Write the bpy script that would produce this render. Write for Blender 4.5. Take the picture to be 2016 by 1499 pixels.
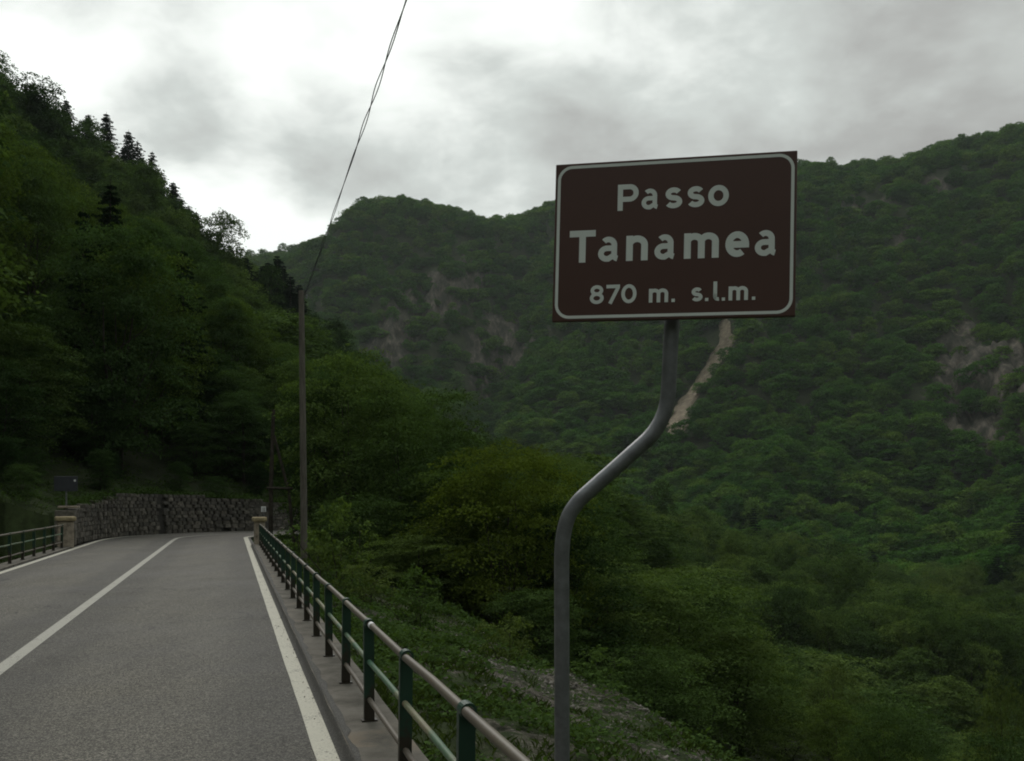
import bpy, bmesh, math, random
import numpy as np
from mathutils import Vector, Matrix
R = math.radians
for o in list(bpy.data.objects): bpy.data.objects.remove(o)
S = bpy.context.scene
COL = S.collection
# ---------------------------------------------------------------- camera
cam = bpy.data.cameras.new('camera'); camo = bpy.data.objects.new('camera', cam); COL.objects.link(camo)
camo.location = (0, 0, 1.7); camo.rotation_euler = (R(90), 0, 0)
cam.sensor_width = 36; cam.lens = 32.46; cam.shift_y = 0.1143; cam.clip_start = .1; cam.clip_end = 6000
S.camera = camo
# ---------------------------------------------------------------- sky, sun, exposure
S.view_settings.view_transform = 'Standard'; S.view_settings.look = 'None'
S.view_settings.exposure = 0; S.view_settings.gamma = 1; S.view_settings.use_curve_mapping = False
SUN_EL, SUN_AZ = R(46), R(-20)
def world():
    w = bpy.data.worlds.new('World'); S.world = w; w.use_nodes = True
    nt = w.node_tree; N = nt.nodes; N.clear(); lk = nt.links.new
    def nd(t, **k):
        n = N.new(t)
        for a, b in k.items(): setattr(n, a, b)
        return n
    def math_(op, a, b=None, c=None):
        n = nd('ShaderNodeMath', operation=op)
        for i, v in enumerate((a, b, c)):
            if v is None: continue
            if isinstance(v, (int, float)): n.inputs[i].default_value = v
            else: lk(v, n.inputs[i])
        return n.outputs[0]
    tc = nd('ShaderNodeTexCoord'); d = tc.outputs['Generated']
    sep = nd('ShaderNodeSeparateXYZ'); lk(d, sep.inputs[0])
    up = math_('ADD', math_('MAXIMUM', sep.outputs[2], 0.0), .30)
    cx = math_('DIVIDE', sep.outputs[0], up); cy = math_('DIVIDE', sep.outputs[1], up)   # the flat cloud deck
    comb = nd('ShaderNodeCombineXYZ'); lk(cx, comb.inputs[0]); lk(cy, comb.inputs[1])
    def noise(scale, detail, off, dist=0.0, rough=.5):
        mp = nd('ShaderNodeVectorMath', operation='ADD'); lk(comb.outputs[0], mp.inputs[0]); mp.inputs[1].default_value = off
        n = nd('ShaderNodeTexNoise'); n.inputs['Scale'].default_value = scale; n.inputs['Detail'].default_value = detail
        n.inputs['Distortion'].default_value = dist; n.inputs['Roughness'].default_value = rough
        lk(mp.outputs[0], n.inputs['Vector']); return n.outputs['Fac']
    big = noise(1.9, 5, (3.7, 1.2, 0), .15, .5); fine = noise(5.2, 6, (8.1, 5.2, 0), .2, .55)
    tot = math_('ADD', math_('MULTIPLY', math_('SUBTRACT', big, .5), .95), math_('MULTIPLY', math_('SUBTRACT', fine, .5), .95))
    tot = math_('ADD', tot, .625)
    # thinner and thicker spots of the cloud cover: direction, radius, amount
    wob = nd('ShaderNodeTexNoise'); wob.inputs['Scale'].default_value = 3.2; wob.inputs['Detail'].default_value = 4; lk(d, wob.inputs['Vector'])
    wv = nd('ShaderNodeVectorMath', operation='MULTIPLY_ADD'); lk(wob.outputs['Color'], wv.inputs[0]); wv.inputs[1].default_value = (.22, .22, .22); wv.inputs[2].default_value = (-.11, -.11, -.11)
    dd = nd('ShaderNodeVectorMath', operation='ADD'); lk(d, dd.inputs[0]); lk(wv.outputs[0], dd.inputs[1])
    for (x, z, rad, amt) in SPOTS:
        v = Vector((x, 1, z)).normalized()
        ds = nd('ShaderNodeVectorMath', operation='DISTANCE'); lk(dd.outputs[0], ds.inputs[0]); ds.inputs[1].default_value = v
        mr = nd('ShaderNodeMapRange', interpolation_type='SMOOTHERSTEP'); lk(ds.outputs['Value'], mr.inputs[0])
        mr.inputs[1].default_value = 0; mr.inputs[2].default_value = rad; mr.inputs[3].default_value = amt; mr.inputs[4].default_value = 0
        tot = math_('ADD', tot, mr.outputs[0])
    ramp = nd('ShaderNodeValToRGB'); lk(tot, ramp.inputs[0])
    els = ramp.color_ramp.elements
    els[0].position = .12; els[0].color = (.35, .34, .33, 1)
    els[1].position = 1.0; els[1].color = (1.12, 1.16, 1.12, 1)
    e = els.new(.40); e.color = (.465, .472, .455, 1)
    e = els.new(.68); e.color = (.68, .72, .69, 1)
    e = els.new(.86); e.color = (.95, .99, .95, 1)
    sc = nd('ShaderNodeVectorMath', operation='SCALE'); lk(ramp.outputs[0], sc.inputs[0]); sc.inputs['Scale'].default_value = 10.0
    sky = nd('ShaderNodeTexSky', sky_type='NISHITA'); sky.sun_disc = False; sky.sun_elevation = SUN_EL; sky.sun_rotation = SUN_AZ; sky.altitude = 870
    mix = nd('ShaderNodeMix', data_type='RGBA'); mix.inputs[0].default_value = .985       # overcast: almost all cloud
    lk(sky.outputs[0], mix.inputs[6]); lk(sc.outputs[0], mix.inputs[7])
    bg = nd('ShaderNodeBackground'); bg.inputs[1].default_value = .1; lk(mix.outputs[2], bg.inputs[0])
    out = nd('ShaderNodeOutputWorld'); lk(bg.outputs[0], out.inputs[0])
SPOTS = [(-.26,.44,.13,.26), (-.16,.40,.10,.16), (-.45,.50,.12,.20), (-.14,.52,.12,.20), (-.32,.275,.12,.75), (-.23,.262,.09,.5), (-.40,.30,.10,.3), (-.08,.56,.20,.34), (-.55,.52,.15,.22), (-.30,.55,.14,.20),
         (-.42,.43,.15,.02), (-.19,.33,.13,-.08), (-.17,.50,.09,-.14), (.06,.42,.20,.04), (.14,.35,.16,.02), (.44,.46,.22,-.22), (.56,.38,.2,-.10), (.30,.53,.18,.12), (.10,.55,.14,.14), (.24,.34,.10,.08)]
world()
sun = bpy.data.lights.new('sun', 'SUN'); sun.energy = 1.3; sun.angle = R(25); sun.color = (1, .96, .9)
suno = bpy.data.objects.new('sun', sun); COL.objects.link(suno)
sd = Vector((math.sin(SUN_AZ)*math.cos(SUN_EL), math.cos(SUN_AZ)*math.cos(SUN_EL), math.sin(SUN_EL)))
suno.rotation_euler = sd.to_track_quat('Z', 'Y').to_euler()
S.render.engine = 'CYCLES'
c = S.cycles; c.use_denoising = True; c.max_bounces = 6; c.diffuse_bounces = 3; c.glossy_bounces = 2; c.transmission_bounces = 3
c.transparent_max_bounces = 6; c.volume_bounces = 0; c.filter_width = 1.9
# ---------------------------------------------------------------- helpers
rng = np.random.default_rng(7)
random.seed(7)
def link(o, parent=None):
    COL.objects.link(o)
    if parent is not None: o.parent = parent
    return o
def tag(o, label=None, cat=None, group=None, kind=None):
    if label: o['label'] = label
    if cat: o['category'] = cat
    if group: o['group'] = group
    if kind: o['kind'] = kind
    return o
def thing(name, loc, label, cat, group=None, rz=0):
    o = link(bpy.data.objects.new(name, None)); o.location = loc; o.rotation_euler.z = rz; o.empty_display_size = .2
    return tag(o, label, cat, group)
def mesh_of(name, v, f, mat, smooth_=False):
    me = bpy.data.meshes.new(name); me.from_pydata([tuple(p) for p in v], [], [tuple(q) for q in f]); me.materials.append(mat)
    if smooth_: me.polygons.foreach_set('use_smooth', [True]*len(me.polygons))
    me.update(); return me
def np_mesh(name, v, quads, mat, smooth_=False, face_attr=None):
    me = bpy.data.meshes.new(name); v = np.asarray(v, np.float32); q = np.asarray(quads, np.int32); k = q.shape[1]
    me.vertices.add(len(v)); me.vertices.foreach_set('co', v.ravel())
    me.loops.add(q.size); me.loops.foreach_set('vertex_index', q.ravel())
    me.polygons.add(len(q)); me.polygons.foreach_set('loop_start', np.arange(0, q.size, k, dtype=np.int32)); me.polygons.foreach_set('loop_total', np.full(len(q), k, np.int32))
    if smooth_: me.polygons.foreach_set('use_smooth', np.ones(len(q), bool))
    me.materials.append(mat)
    if face_attr is not None:
        a = me.attributes.new('tint', 'FLOAT', 'FACE'); a.data.foreach_set('value', np.asarray(face_attr, np.float32))
    me.update(calc_edges=True); return me
def obj(name, me, parent=None, **k):
    return tag(link(bpy.data.objects.new(name, me), parent), **k)
class MB:
    """collects shapes into one mesh"""
    def __init__(s): s.v = []; s.f = []; s.sm = []
    def add(s, v, f, sm=False):
        b = len(s.v); s.v += [tuple(p) for p in v]; s.f += [tuple(b+i for i in q) for q in f]; s.sm += [sm]*len(f); return s
    def box(s, lo, hi, M=None, ch=0.0):
        (x0,y0,z0), (x1,y1,z1) = lo, hi
        if ch:
            bm = bmesh.new(); bmesh.ops.create_cube(bm, size=1)
            for q in bm.verts: q.co = Vector(((x0+x1)/2+q.co.x*(x1-x0), (y0+y1)/2+q.co.y*(y1-y0), (z0+z1)/2+q.co.z*(z1-z0)))
            bmesh.ops.bevel(bm, geom=bm.edges[:], offset=ch, segments=2, affect='EDGES', profile=.6)
            bm.verts.index_update(); v = [q.co.copy() for q in bm.verts]; f = [[a.index for a in q.verts] for q in bm.faces]; bm.free()
        else:
            v = [Vector(p) for p in ((x0,y0,z0),(x1,y0,z0),(x1,y1,z0),(x0,y1,z0),(x0,y0,z1),(x1,y0,z1),(x1,y1,z1),(x0,y1,z1))]
            f = [(3,2,1,0),(4,5,6,7),(0,1,5,4),(1,2,6,5),(2,3,7,6),(3,0,4,7)]
        if M is not None: v = [M@p for p in v]
        return s.add(v, f)
    def tube(s, pts, rad, n=12, caps=True):
        pts = [Vector(p) for p in pts]; rad = rad if hasattr(rad, '__len__') else [rad]*len(pts); v = []; f = []; side = None
        for i, p in enumerate(pts):
            t = (pts[min(i+1, len(pts)-1)]-pts[max(i-1, 0)]).normalized()
            if side is None: side = t.cross(Vector((0,0,1)) if abs(t.z) < .9 else Vector((1,0,0))).normalized()
            side = (side-t*side.dot(t)).normalized(); up = side.cross(t)
            for k in range(n):
                a = 2*math.pi*k/n; v.append(p+(side*math.cos(a)+up*math.sin(a))*rad[i])
        for i in range(len(pts)-1):
            for k in range(n): f.append((i*n+k, i*n+(k+1)%n, (i+1)*n+(k+1)%n, (i+1)*n+k))
        s.add(v, f, True)
        if caps:
            s.add(v[:n], [tuple(range(n))]); s.add(v[-n:], [tuple(reversed(range(n)))])
        return s
    def mesh(s, name, mat):
        me = bpy.data.meshes.new(name); me.from_pydata(s.v, [], s.f); me.polygons.foreach_set('use_smooth', s.sm); me.materials.append(mat)
        bm = bmesh.new(); bm.from_mesh(me); bmesh.ops.recalc_face_normals(bm, faces=bm.faces); bm.to_mesh(me); bm.free(); me.update(); return me
    def build(s, name, mat, parent=None, **k): return obj(name, s.mesh(name, mat), parent, **k)

# ---------------------------------------------------------------- materials
class NT:
    def __init__(s, name):
        s.m = bpy.data.materials.new(name); s.m.use_nodes = True; s.nt = s.m.node_tree; s.N = s.nt.nodes; s.N.clear()
        s.out = s.N.new('ShaderNodeOutputMaterial')
    def nd(s, t, **k):
        n = s.N.new(t)
        for a, b in k.items(): setattr(n, a, b)
        return n
    def put(s, sock, v):
        if isinstance(v, bpy.types.NodeSocket): s.nt.links.new(v, sock)
        elif v is not None: sock.default_value = (*v, 1) if isinstance(v, tuple) and len(v) == 3 and sock.type == 'RGBA' else v
    def math(s, op, a, b=None):
        n = s.nd('ShaderNodeMath', operation=op); s.put(n.inputs[0], a); s.put(n.inputs[1], b); return n.outputs[0]
    def noise(s, scale, detail=4, rough=.55, vec=None, obj_=True, dist=0.0):
        n = s.nd('ShaderNodeTexNoise'); n.inputs['Scale'].default_value = scale; n.inputs['Detail'].default_value = detail; n.inputs['Roughness'].default_value = rough
        n.inputs['Distortion'].default_value = dist
        if vec is None: vec = s.geo() if not obj_ else s.nd('ShaderNodeTexCoord').outputs['Object']
        s.put(n.inputs['Vector'], vec); return n.outputs['Fac']
    def geo(s): return s.nd('ShaderNodeNewGeometry').outputs['Position']
    def scaled(s, vec, sc):
        n = s.nd('ShaderNodeVectorMath', operation='MULTIPLY'); s.put(n.inputs[0], vec); n.inputs[1].default_value = sc; return n.outputs[0]
    def ramp(s, fac, stops):
        n = s.nd('ShaderNodeValToRGB'); e = n.color_ramp.elements; s.put(n.inputs[0], fac)
        while len(e) < len(stops): e.new(.5)
        for q, (p, col) in zip(e, stops): q.position = p; q.color = (*col, 1) if len(col) == 3 else col
        return n.outputs[0]
    def step(s, v, a, b):
        n = s.nd('ShaderNodeMapRange', interpolation_type='SMOOTHSTEP'); s.put(n.inputs[0], v); n.inputs[1].default_value = a; n.inputs[2].default_value = b; return n.outputs[0]
    def mix(s, f, a, b, blend='MIX'):
        n = s.nd('ShaderNodeMix', data_type='RGBA', blend_type=blend); s.put(n.inputs[0], f); s.put(n.inputs[6], a); s.put(n.inputs[7], b); return n.outputs[2]
    def attr(s, name): return s.nd('ShaderNodeAttribute', attribute_name=name).outputs['Fac']
    def bump(s, h, strength=.4, dist=.01):
        n = s.nd('ShaderNodeBump'); n.inputs['Strength'].default_value = strength; n.inputs['Distance'].default_value = dist; s.put(n.inputs['Height'], h); return n.outputs[0]
    def pbr(s, col, rough=.8, metal=0.0, normal=None, spec=.3):
        n = s.nd('ShaderNodeBsdfPrincipled'); s.put(n.inputs['Base Color'], col); s.put(n.inputs['Roughness'], rough); s.put(n.inputs['Metallic'], metal); n.inputs['Specular IOR Level'].default_value = spec
        if normal is not None: s.put(n.inputs['Normal'], normal)
        s.nt.links.new(n.outputs[0], s.out.inputs[0]); return s.m

def m_asphalt():
    s = NT('asphalt'); p = s.geo()
    fine = s.noise(84, 2, .85, p); grit = s.noise(24, 3, .8, p); patch = s.noise(.45, 5, .65, p); stain = s.noise(1.6, 4, .6, s.scaled(p, (1.0, .35, 1)))
    col = s.ramp(fine, [(.36, (.014,.0137,.0125)), (.5, (.070,.068,.062)), (.64, (.25,.244,.225))])
    col = s.mix(s.math('MULTIPLY', s.step(grit, .54, .66), .55), col, (.20,.195,.178))
    col = s.mix(s.math('MULTIPLY', s.step(grit, .50, .36), .35), col, (.03,.029,.027))
    col = s.mix(1.0, col, s.ramp(patch, [(.3, (.74,.74,.75)), (.5, (.97,.97,.96)), (.7, (1.16,1.15,1.12))]), 'MULTIPLY')
    col = s.mix(1.0, col, s.ramp(stain, [(.36, (.84,.84,.84)), (.6, (1.04,1.04,1.03))]), 'MULTIPLY')
    col = s.mix(1.0, col, (.86, .84, .80), 'MULTIPLY')
    e = s.attr('edge'); track = s.math('MULTIPLY', s.step(e, .16, .30), s.math('SUBTRACT', 1.0, s.step(e, .62, .82)))       # wheels polish the middle of each lane
    col = s.mix(1.0, col, s.mix(track, (.86,.86,.87), (1.14,1.13,1.11)), 'MULTIPLY')
    v = s.nd('ShaderNodeTexVoronoi', feature='DISTANCE_TO_EDGE'); v.inputs['Scale'].default_value = .33; wp = s.nd('ShaderNodeTexNoise'); wp.inputs['Scale'].default_value = 1.4; wp.inputs['Detail'].default_value = 5; s.put(wp.inputs['Vector'], p)
    ad = s.nd('ShaderNodeVectorMath', operation='MULTIPLY_ADD'); s.put(ad.inputs[0], wp.outputs['Color']); ad.inputs[1].default_value = (1.6, 1.6, 0); s.put(ad.inputs[2], p); s.put(v.inputs['Vector'], ad.outputs[0])
    crack = s.math('MULTIPLY', s.math('SUBTRACT', 1.0, s.step(v.outputs['Distance'], .0, .006)), s.step(s.noise(.21, 2, .5, p), .48, .54))
    col = s.mix(s.math('MULTIPLY', crack, .85), col, (.018,.018,.017))
    col = s.mix(s.math('MULTIPLY', s.step(e, .90, 1.0), .55), col, (.035,.035,.033))
    return s.pbr(col, s.ramp(patch, [(.3, (.70,)*3), (.7, (.85,)*3)]), 0, s.bump(s.math('ADD', fine, grit), .6, .008), .35)
def m_paint(name='road_paint', base=(.54,.525,.44)):
    s = NT(name); p = s.geo()
    w = s.noise(60, 4, .75, p); big = s.noise(2.5, 4, .6, p)
    col = s.mix(s.step(s.math('ADD', w, s.math('MULTIPLY', big, .5)), .76, .95), base, (.13,.125,.115))
    col = s.mix(1.0, col, s.ramp(big, [(.3, (.80,.80,.80)), (.7, (1,1,1))]), 'MULTIPLY')
    return s.pbr(col, .7, 0, s.bump(s.noise(150, 3, .7, p), .3, .004))
def m_concrete():
    s = NT('weathered_concrete'); p = s.geo()
    n = s.noise(3.2, 6, .65, p); f = s.noise(90, 4, .7, p); rust = s.noise(1.6, 4, .6, p)
    col = s.ramp(n, [(.28, (.060,.055,.044)), (.5, (.128,.118,.100)), (.72, (.195,.182,.158))])
    col = s.mix(s.math('MULTIPLY', s.step(rust, .55, .75), .6), col, (.17,.115,.06))
    col = s.mix(s.math('MULTIPLY', s.step(f, .55, .8), .5), col, (.08,.075,.065))
    return s.pbr(col, .9, 0, s.bump(s.math('ADD', f, n), .5, .01))
def m_pillar():
    s = NT('stained_plaster'); p = s.geo()
    n = s.noise(5, 6, .7, p); b = s.noise(2.1, 3, .6, p)
    col = s.ramp(n, [(.3, (.10,.085,.065)), (.5, (.30,.255,.20)), (.75, (.44,.39,.32))])
    col = s.mix(s.math('MULTIPLY', s.step(b, .52, .68), .55), col, (.05,.048,.04))
    return s.pbr(col, .9, 0, s.bump(n, .5, .02))
def m_cap():
    s = NT('lichen_stone'); p = s.geo()
    n = s.noise(9, 6, .7, p)
    col = s.ramp(n, [(.3, (.15,.125,.08)), (.5, (.34,.28,.17)), (.7, (.50,.42,.26))])
    return s.pbr(col, .92, 0, s.bump(n, .6, .02))
def m_green():
    s = NT('green_paint'); tc = s.nd('ShaderNodeTexCoord').outputs['Object']; p = s.geo()
    z = s.nd('ShaderNodeSeparateXYZ'); s.put(z.inputs[0], p)
    n = s.noise(16, 5, .7, p); low = s.math('SUBTRACT', 1.0, s.step(z.outputs[2], .05, .62))
    rusty = s.step(s.math('ADD', n, s.math('MULTIPLY', low, .36)), .60, .74)
    col = s.ramp(s.noise(3, 3, .5, p), [(.3, (.010,.034,.022)), (.7, (.017,.055,.036))])
    col = s.mix(s.math('MULTIPLY', rusty, .85), col, (.032,.020,.014))
    return s.pbr(col, .42, 0, s.bump(n, .25, .004), .5)
def m_rail(name, stops, bias):
    s = NT(name); p = s.geo(); tc = s.nd('ShaderNodeTexCoord').outputs['Object']
    n = s.noise(1.1, 5, .65, p); f = s.noise(28, 5, .7, p)
    col = s.ramp(s.math('ADD', n, bias), stops)
    col = s.mix(s.math('MULTIPLY', s.step(f, .52, .68), .7), col, (.10,.068,.05))
    col = s.mix(s.math('MULTIPLY', s.step(s.noise(11, 4, .7, p), .62, .72), .8), col, (.16,.08,.045))
    return s.pbr(col, .5, 0, s.bump(f, .3, .003), .5)
def m_simple(name, col, rough=.6, metal=0., var=.15, scale=6, spec=.4, bump=.2):
    s = NT(name); n = s.noise(scale, 5, .65, s.geo())
    a = tuple(v*(1-var*1.6) for v in col); b = tuple(min(1, v*(1+var)) for v in col)
    return s.pbr(s.ramp(n, [(.3, a), (.7, b)]), rough, metal, s.bump(s.noise(scale*12, 4, .7, s.geo()), bump, .003), spec)
def m_wood():
    s = NT('weathered_wood'); p = s.geo()
    g = s.noise(9, 6, .7, s.scaled(p, (4, 4, .25))); b = s.noise(.8, 3, .6, p)
    col = s.ramp(g, [(.3, (.075,.068,.057)), (.5, (.15,.138,.119)), (.72, (.23,.213,.188))])
    col = s.mix(1.0, col, s.ramp(b, [(.3, (.7,.7,.7)), (.7, (1.1,1.08,1.05))]), 'MULTIPLY')
    return s.pbr(col, .9, 0, s.bump(g, .6, .01))
def m_stone():
    s = NT('wall_stone'); p = s.geo(); rnd = s.nd('ShaderNodeObjectInfo').outputs['Random']
    n = s.noise(4.5, 6, .7, p); big = s.noise(.9, 4, .6, p); t = s.noise(1.7, 1, .5, p)
    col = s.ramp(n, [(.28, (.055,.052,.046)), (.5, (.125,.117,.104)), (.72, (.235,.222,.20))])
    col = s.mix(1.0, col, s.ramp(rnd, [(0, (.75,.75,.75)), (.6, (1.0,.97,.92)), (1, (1.4,1.36,1.3))]), 'MULTIPLY')
    col = s.mix(s.math('MULTIPLY', s.step(big, .52, .70), .3), col, (.040,.045,.024))
    return s.pbr(col, .93, 0, s.bump(n, .7, .03))
def m_ground():
    s = NT('hillside_ground'); p = s.geo(); r = s.attr('rock'); v = s.attr('verge')
    n = s.noise(.25, 6, .7, p); f = s.noise(3.0, 6, .7, p); g = s.noise(22, 5, .75, p); bare = s.noise(1.1, 6, .7, p)
    wood = s.ramp(n, [(.3, (.014,.017,.009)), (.5, (.028,.036,.017)), (.7, (.045,.05,.026))])
    soil = s.ramp(s.math('MULTIPLY', s.math('ADD', f, g), .5), [(.40, (.022,.024,.015)), (.5, (.085,.077,.060)), (.60, (.23,.213,.18))])
    grass = s.ramp(f, [(.3, (.018,.028,.010)), (.6, (.045,.065,.022))])
    vg = s.mix(s.math('MULTIPLY', s.step(bare, .49, .56), s.attr('bare')), grass, soil)
    col = s.mix(v, wood, vg)
    strata = s.noise(.10, 7, .75, s.scaled(p, (1, 1, .35))); cr = s.noise(.42, 6, .75, s.scaled(p, (1, .35, .22)))
    rock = s.ramp(s.math('MULTIPLY', s.math('ADD', strata, cr), .5), [(.43, (.018,.021,.013)), (.51, (.055,.049,.040)), (.64, (.16,.140,.112))])
    mask = s.step(s.math('ADD', r, s.math('MULTIPLY', s.math('SUBTRACT', s.noise(.07, 6, .7, p), .5), .9)), .42, .58)
    col = s.mix(mask, col, rock)
    return s.pbr(col, .95, 0, s.bump(s.math('ADD', s.math('MULTIPLY', cr, r), s.math('MULTIPLY', g, v)), .6, .4), .15)
def m_scree():
    s = NT('pale_scree'); p = s.geo()
    f = s.noise(.35, 7, .75, p); st = s.noise(.06, 4, .6, p)
    col = s.ramp(f, [(.3, (.085,.068,.047)), (.5, (.20,.165,.12)), (.7, (.33,.28,.21))])
    return s.pbr(s.mix(1.0, col, s.ramp(st, [(.3, (.7,.7,.7)), (.7, (1.1,1.1,1.1))]), 'MULTIPLY'), .95, 0, s.bump(f, .6, .5), .15)
def m_leaf(name, stops, trans=.28, val=1.0):
    s = NT(name); p = s.geo(); rnd = s.nd('ShaderNodeObjectInfo').outputs['Random']
    patch = s.noise(.012, 3, .6, p); t = s.attr('tint')
    f = s.math('ADD', s.math('MULTIPLY', rnd, .55), s.math('MULTIPLY', patch, .45))
    col = s.ramp(f, stops)
    col = s.mix(1.0, col, s.ramp(t, [(0, (.55*val,.58*val,.5*val)), (.5, (1.0*val,)*3), (1, (1.42*val,1.42*val,1.3*val))]), 'MULTIPLY')
    d = s.nd('ShaderNodeBsdfDiffuse'); tr = s.nd('ShaderNodeBsdfTranslucent'); mx = s.nd('ShaderNodeMixShader'); mx.inputs[0].default_value = trans
    s.put(d.inputs[0], col); s.put(tr.inputs[0], s.mix(1.0, col, (1.25,1.35,.6), 'MULTIPLY'))
    s.nt.links.new(d.outputs[0], mx.inputs[1]); s.nt.links.new(tr.outputs[0], mx.inputs[2]); s.nt.links.new(mx.outputs[0], s.out.inputs[0]); return s.m

M = dict(
 asphalt=m_asphalt(), paint=m_paint(), paint_worn=m_paint('worn_road_paint', (.40,.392,.345)), concrete=m_concrete(), pillar=m_pillar(), cap=m_cap(), green=m_green(), wood=m_wood(), stone=m_stone(), ground=m_ground(), scree=m_scree(),
 top_rail=m_rail('worn_rail_paint', [(.3, (.080,.068,.050)), (.55, (.118,.103,.077)), (.68, (.12,.112,.075)), (.8, (.03,.075,.05))], 0.0),
 mid_rail=m_rail('peeling_green_rail_paint', [(.3, (.20,.16,.13)), (.45, (.23,.22,.13)), (.55, (.10,.17,.10)), (.75, (.06,.17,.11))], .02),
 low_rail=m_rail('rusty_rail_primer', [(.3, (.10,.084,.066)), (.7, (.14,.120,.096))], 0.0),
 galv=m_simple('galvanised_steel', (.20,.21,.22), .42, .5, .2, 14), brown=m_simple('brown_sign_sheet', (.084,.043,.035), .38, 0, .05, 3, .4, .02),
 white=m_simple('reflective_white', (.70,.76,.73), .5, 0, .04, 5, .3, .02), grey=m_simple('grey_sign_back', (.055,.060,.072), .5, .2, .12, 4),
 dark=m_simple('dark_core', (.055,.051,.045), .95), tape=m_simple('white_tape', (.75,.76,.78), .4, 0, .03), cable=m_simple('cable_sheath', (.03,.03,.033), .45, 0, .05),
 bark=m_simple('bark', (.055,.047,.037), .95, 0, .35, 5, .2, .6), pebble=m_simple('pebble', (.15,.14,.12), .9, 0, .35, 7),
 leaf=m_leaf('beech_leaf', [(.18, (.034,.062,.022)), (.5, (.068,.112,.034)), (.82, (.105,.150,.042))]),
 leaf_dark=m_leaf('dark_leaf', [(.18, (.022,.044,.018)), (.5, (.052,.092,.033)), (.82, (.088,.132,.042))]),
 leaf_far=m_leaf('far_leaf', [(.18, (.034,.092,.020)), (.5, (.066,.146,.030)), (.82, (.106,.176,.036))], .25),
 leaf_yellow=m_leaf('yellow_green_leaf', [(.2, (.070,.105,.018)), (.8, (.096,.125,.022))]),
 leaf_olive=m_leaf('olive_leaf', [(.2, (.060,.098,.024)), (.8, (.082,.120,.028))]),
 leaf_pale=m_leaf('pale_leaf', [(.2, (.075,.108,.034)), (.8, (.10,.135,.042))]),
 needle=m_leaf('spruce_needle', [(.2, (.011,.026,.012)), (.8, (.020,.038,.018))], .08),
 grass=m_leaf('grass_blade', [(.2, (.035,.062,.016)), (.8, (.062,.085,.024))], .2))
# ---------------------------------------------------------------- road path
def build_path():
    segs = [(82.1, 0.0), (11.8, 1/13.0), (5.0, 0.0), (40.0, -0.8/40.0), (60.0, 0.0)]
    step = 0.25
    x, y, h = 9.93, -40.0, math.radians(-16.96)
    pts = [(x, y, h)]
    for length, k in segs:
        n = int(round(length/step)); ds = length/n
        for _ in range(n):
            hm = h + k*ds/2
            x += math.sin(hm)*ds; y += math.cos(hm)*ds; h += k*ds
            pts.append((x, y, h))
    return np.array(pts)
PATH = build_path()
PATH_L = np.concatenate([[0], np.cumsum(np.hypot(np.diff(PATH[:,0]), np.diff(PATH[:,1])))])
def road_z(L):
    L = np.asarray(L, float)
    return -0.012*np.clip(L-80.0, 0, 32.0)
def road_point(L, t, dz=0.0):
    """World point at length L along the road and t metres to the right of its centre line."""
    x = np.interp(L, PATH_L, PATH[:,0]); y = np.interp(L, PATH_L, PATH[:,1]); h = np.interp(L, PATH_L, PATH[:,2])
    return np.array([x+np.cos(h)*t, y-np.sin(h)*t, road_z(L)+dz])
def len_at(y):            # length along the straight stretch for a given world y
    return (y+40.0)*1.04552
WALL_L = [77.2, 80, 83.5, 86.0, 88.6, 88.9, 93.9, 97, 104]
WALL_H = [1.2, 1.42, 1.62, 1.92, 2.05, 2.02, 1.80, 1.55, 1.2]
def wall_h(L): return np.interp(L, WALL_L, WALL_H)

def smooth(a, b, x):
    t = np.clip((x-a)/(b-a), 0, 1); return t*t*(3-2*t)

# ---------------------------------------------------------------- value noise
def vnoise(x, y, seed=0):
    xi = np.floor(x).astype(np.int64); yi = np.floor(y).astype(np.int64)
    fx = x-xi; fy = y-yi; fx = fx*fx*(3-2*fx); fy = fy*fy*(3-2*fy)
    def hsh(a, b):
        n = (a*374761393 + b*668265263 + seed*1442695041) & 0xffffffff
        n = ((n ^ (n >> 13))*1274126177) & 0xffffffff
        return ((n ^ (n >> 16)) & 0xffff)/65535.0
    return (hsh(xi,yi)*(1-fx)*(1-fy)+hsh(xi+1,yi)*fx*(1-fy)+hsh(xi,yi+1)*(1-fx)*fy+hsh(xi+1,yi+1)*fx*fy)*2-1
def fbm(x, y, seed=0, o=4):
    s = 0; a = 1.0; tot = 0
    for k in range(o):
        s = s + a*vnoise(x*2**k+k*17.3, y*2**k-k*9.1, seed+k); tot += a; a *= .5
    return s/tot

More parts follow.
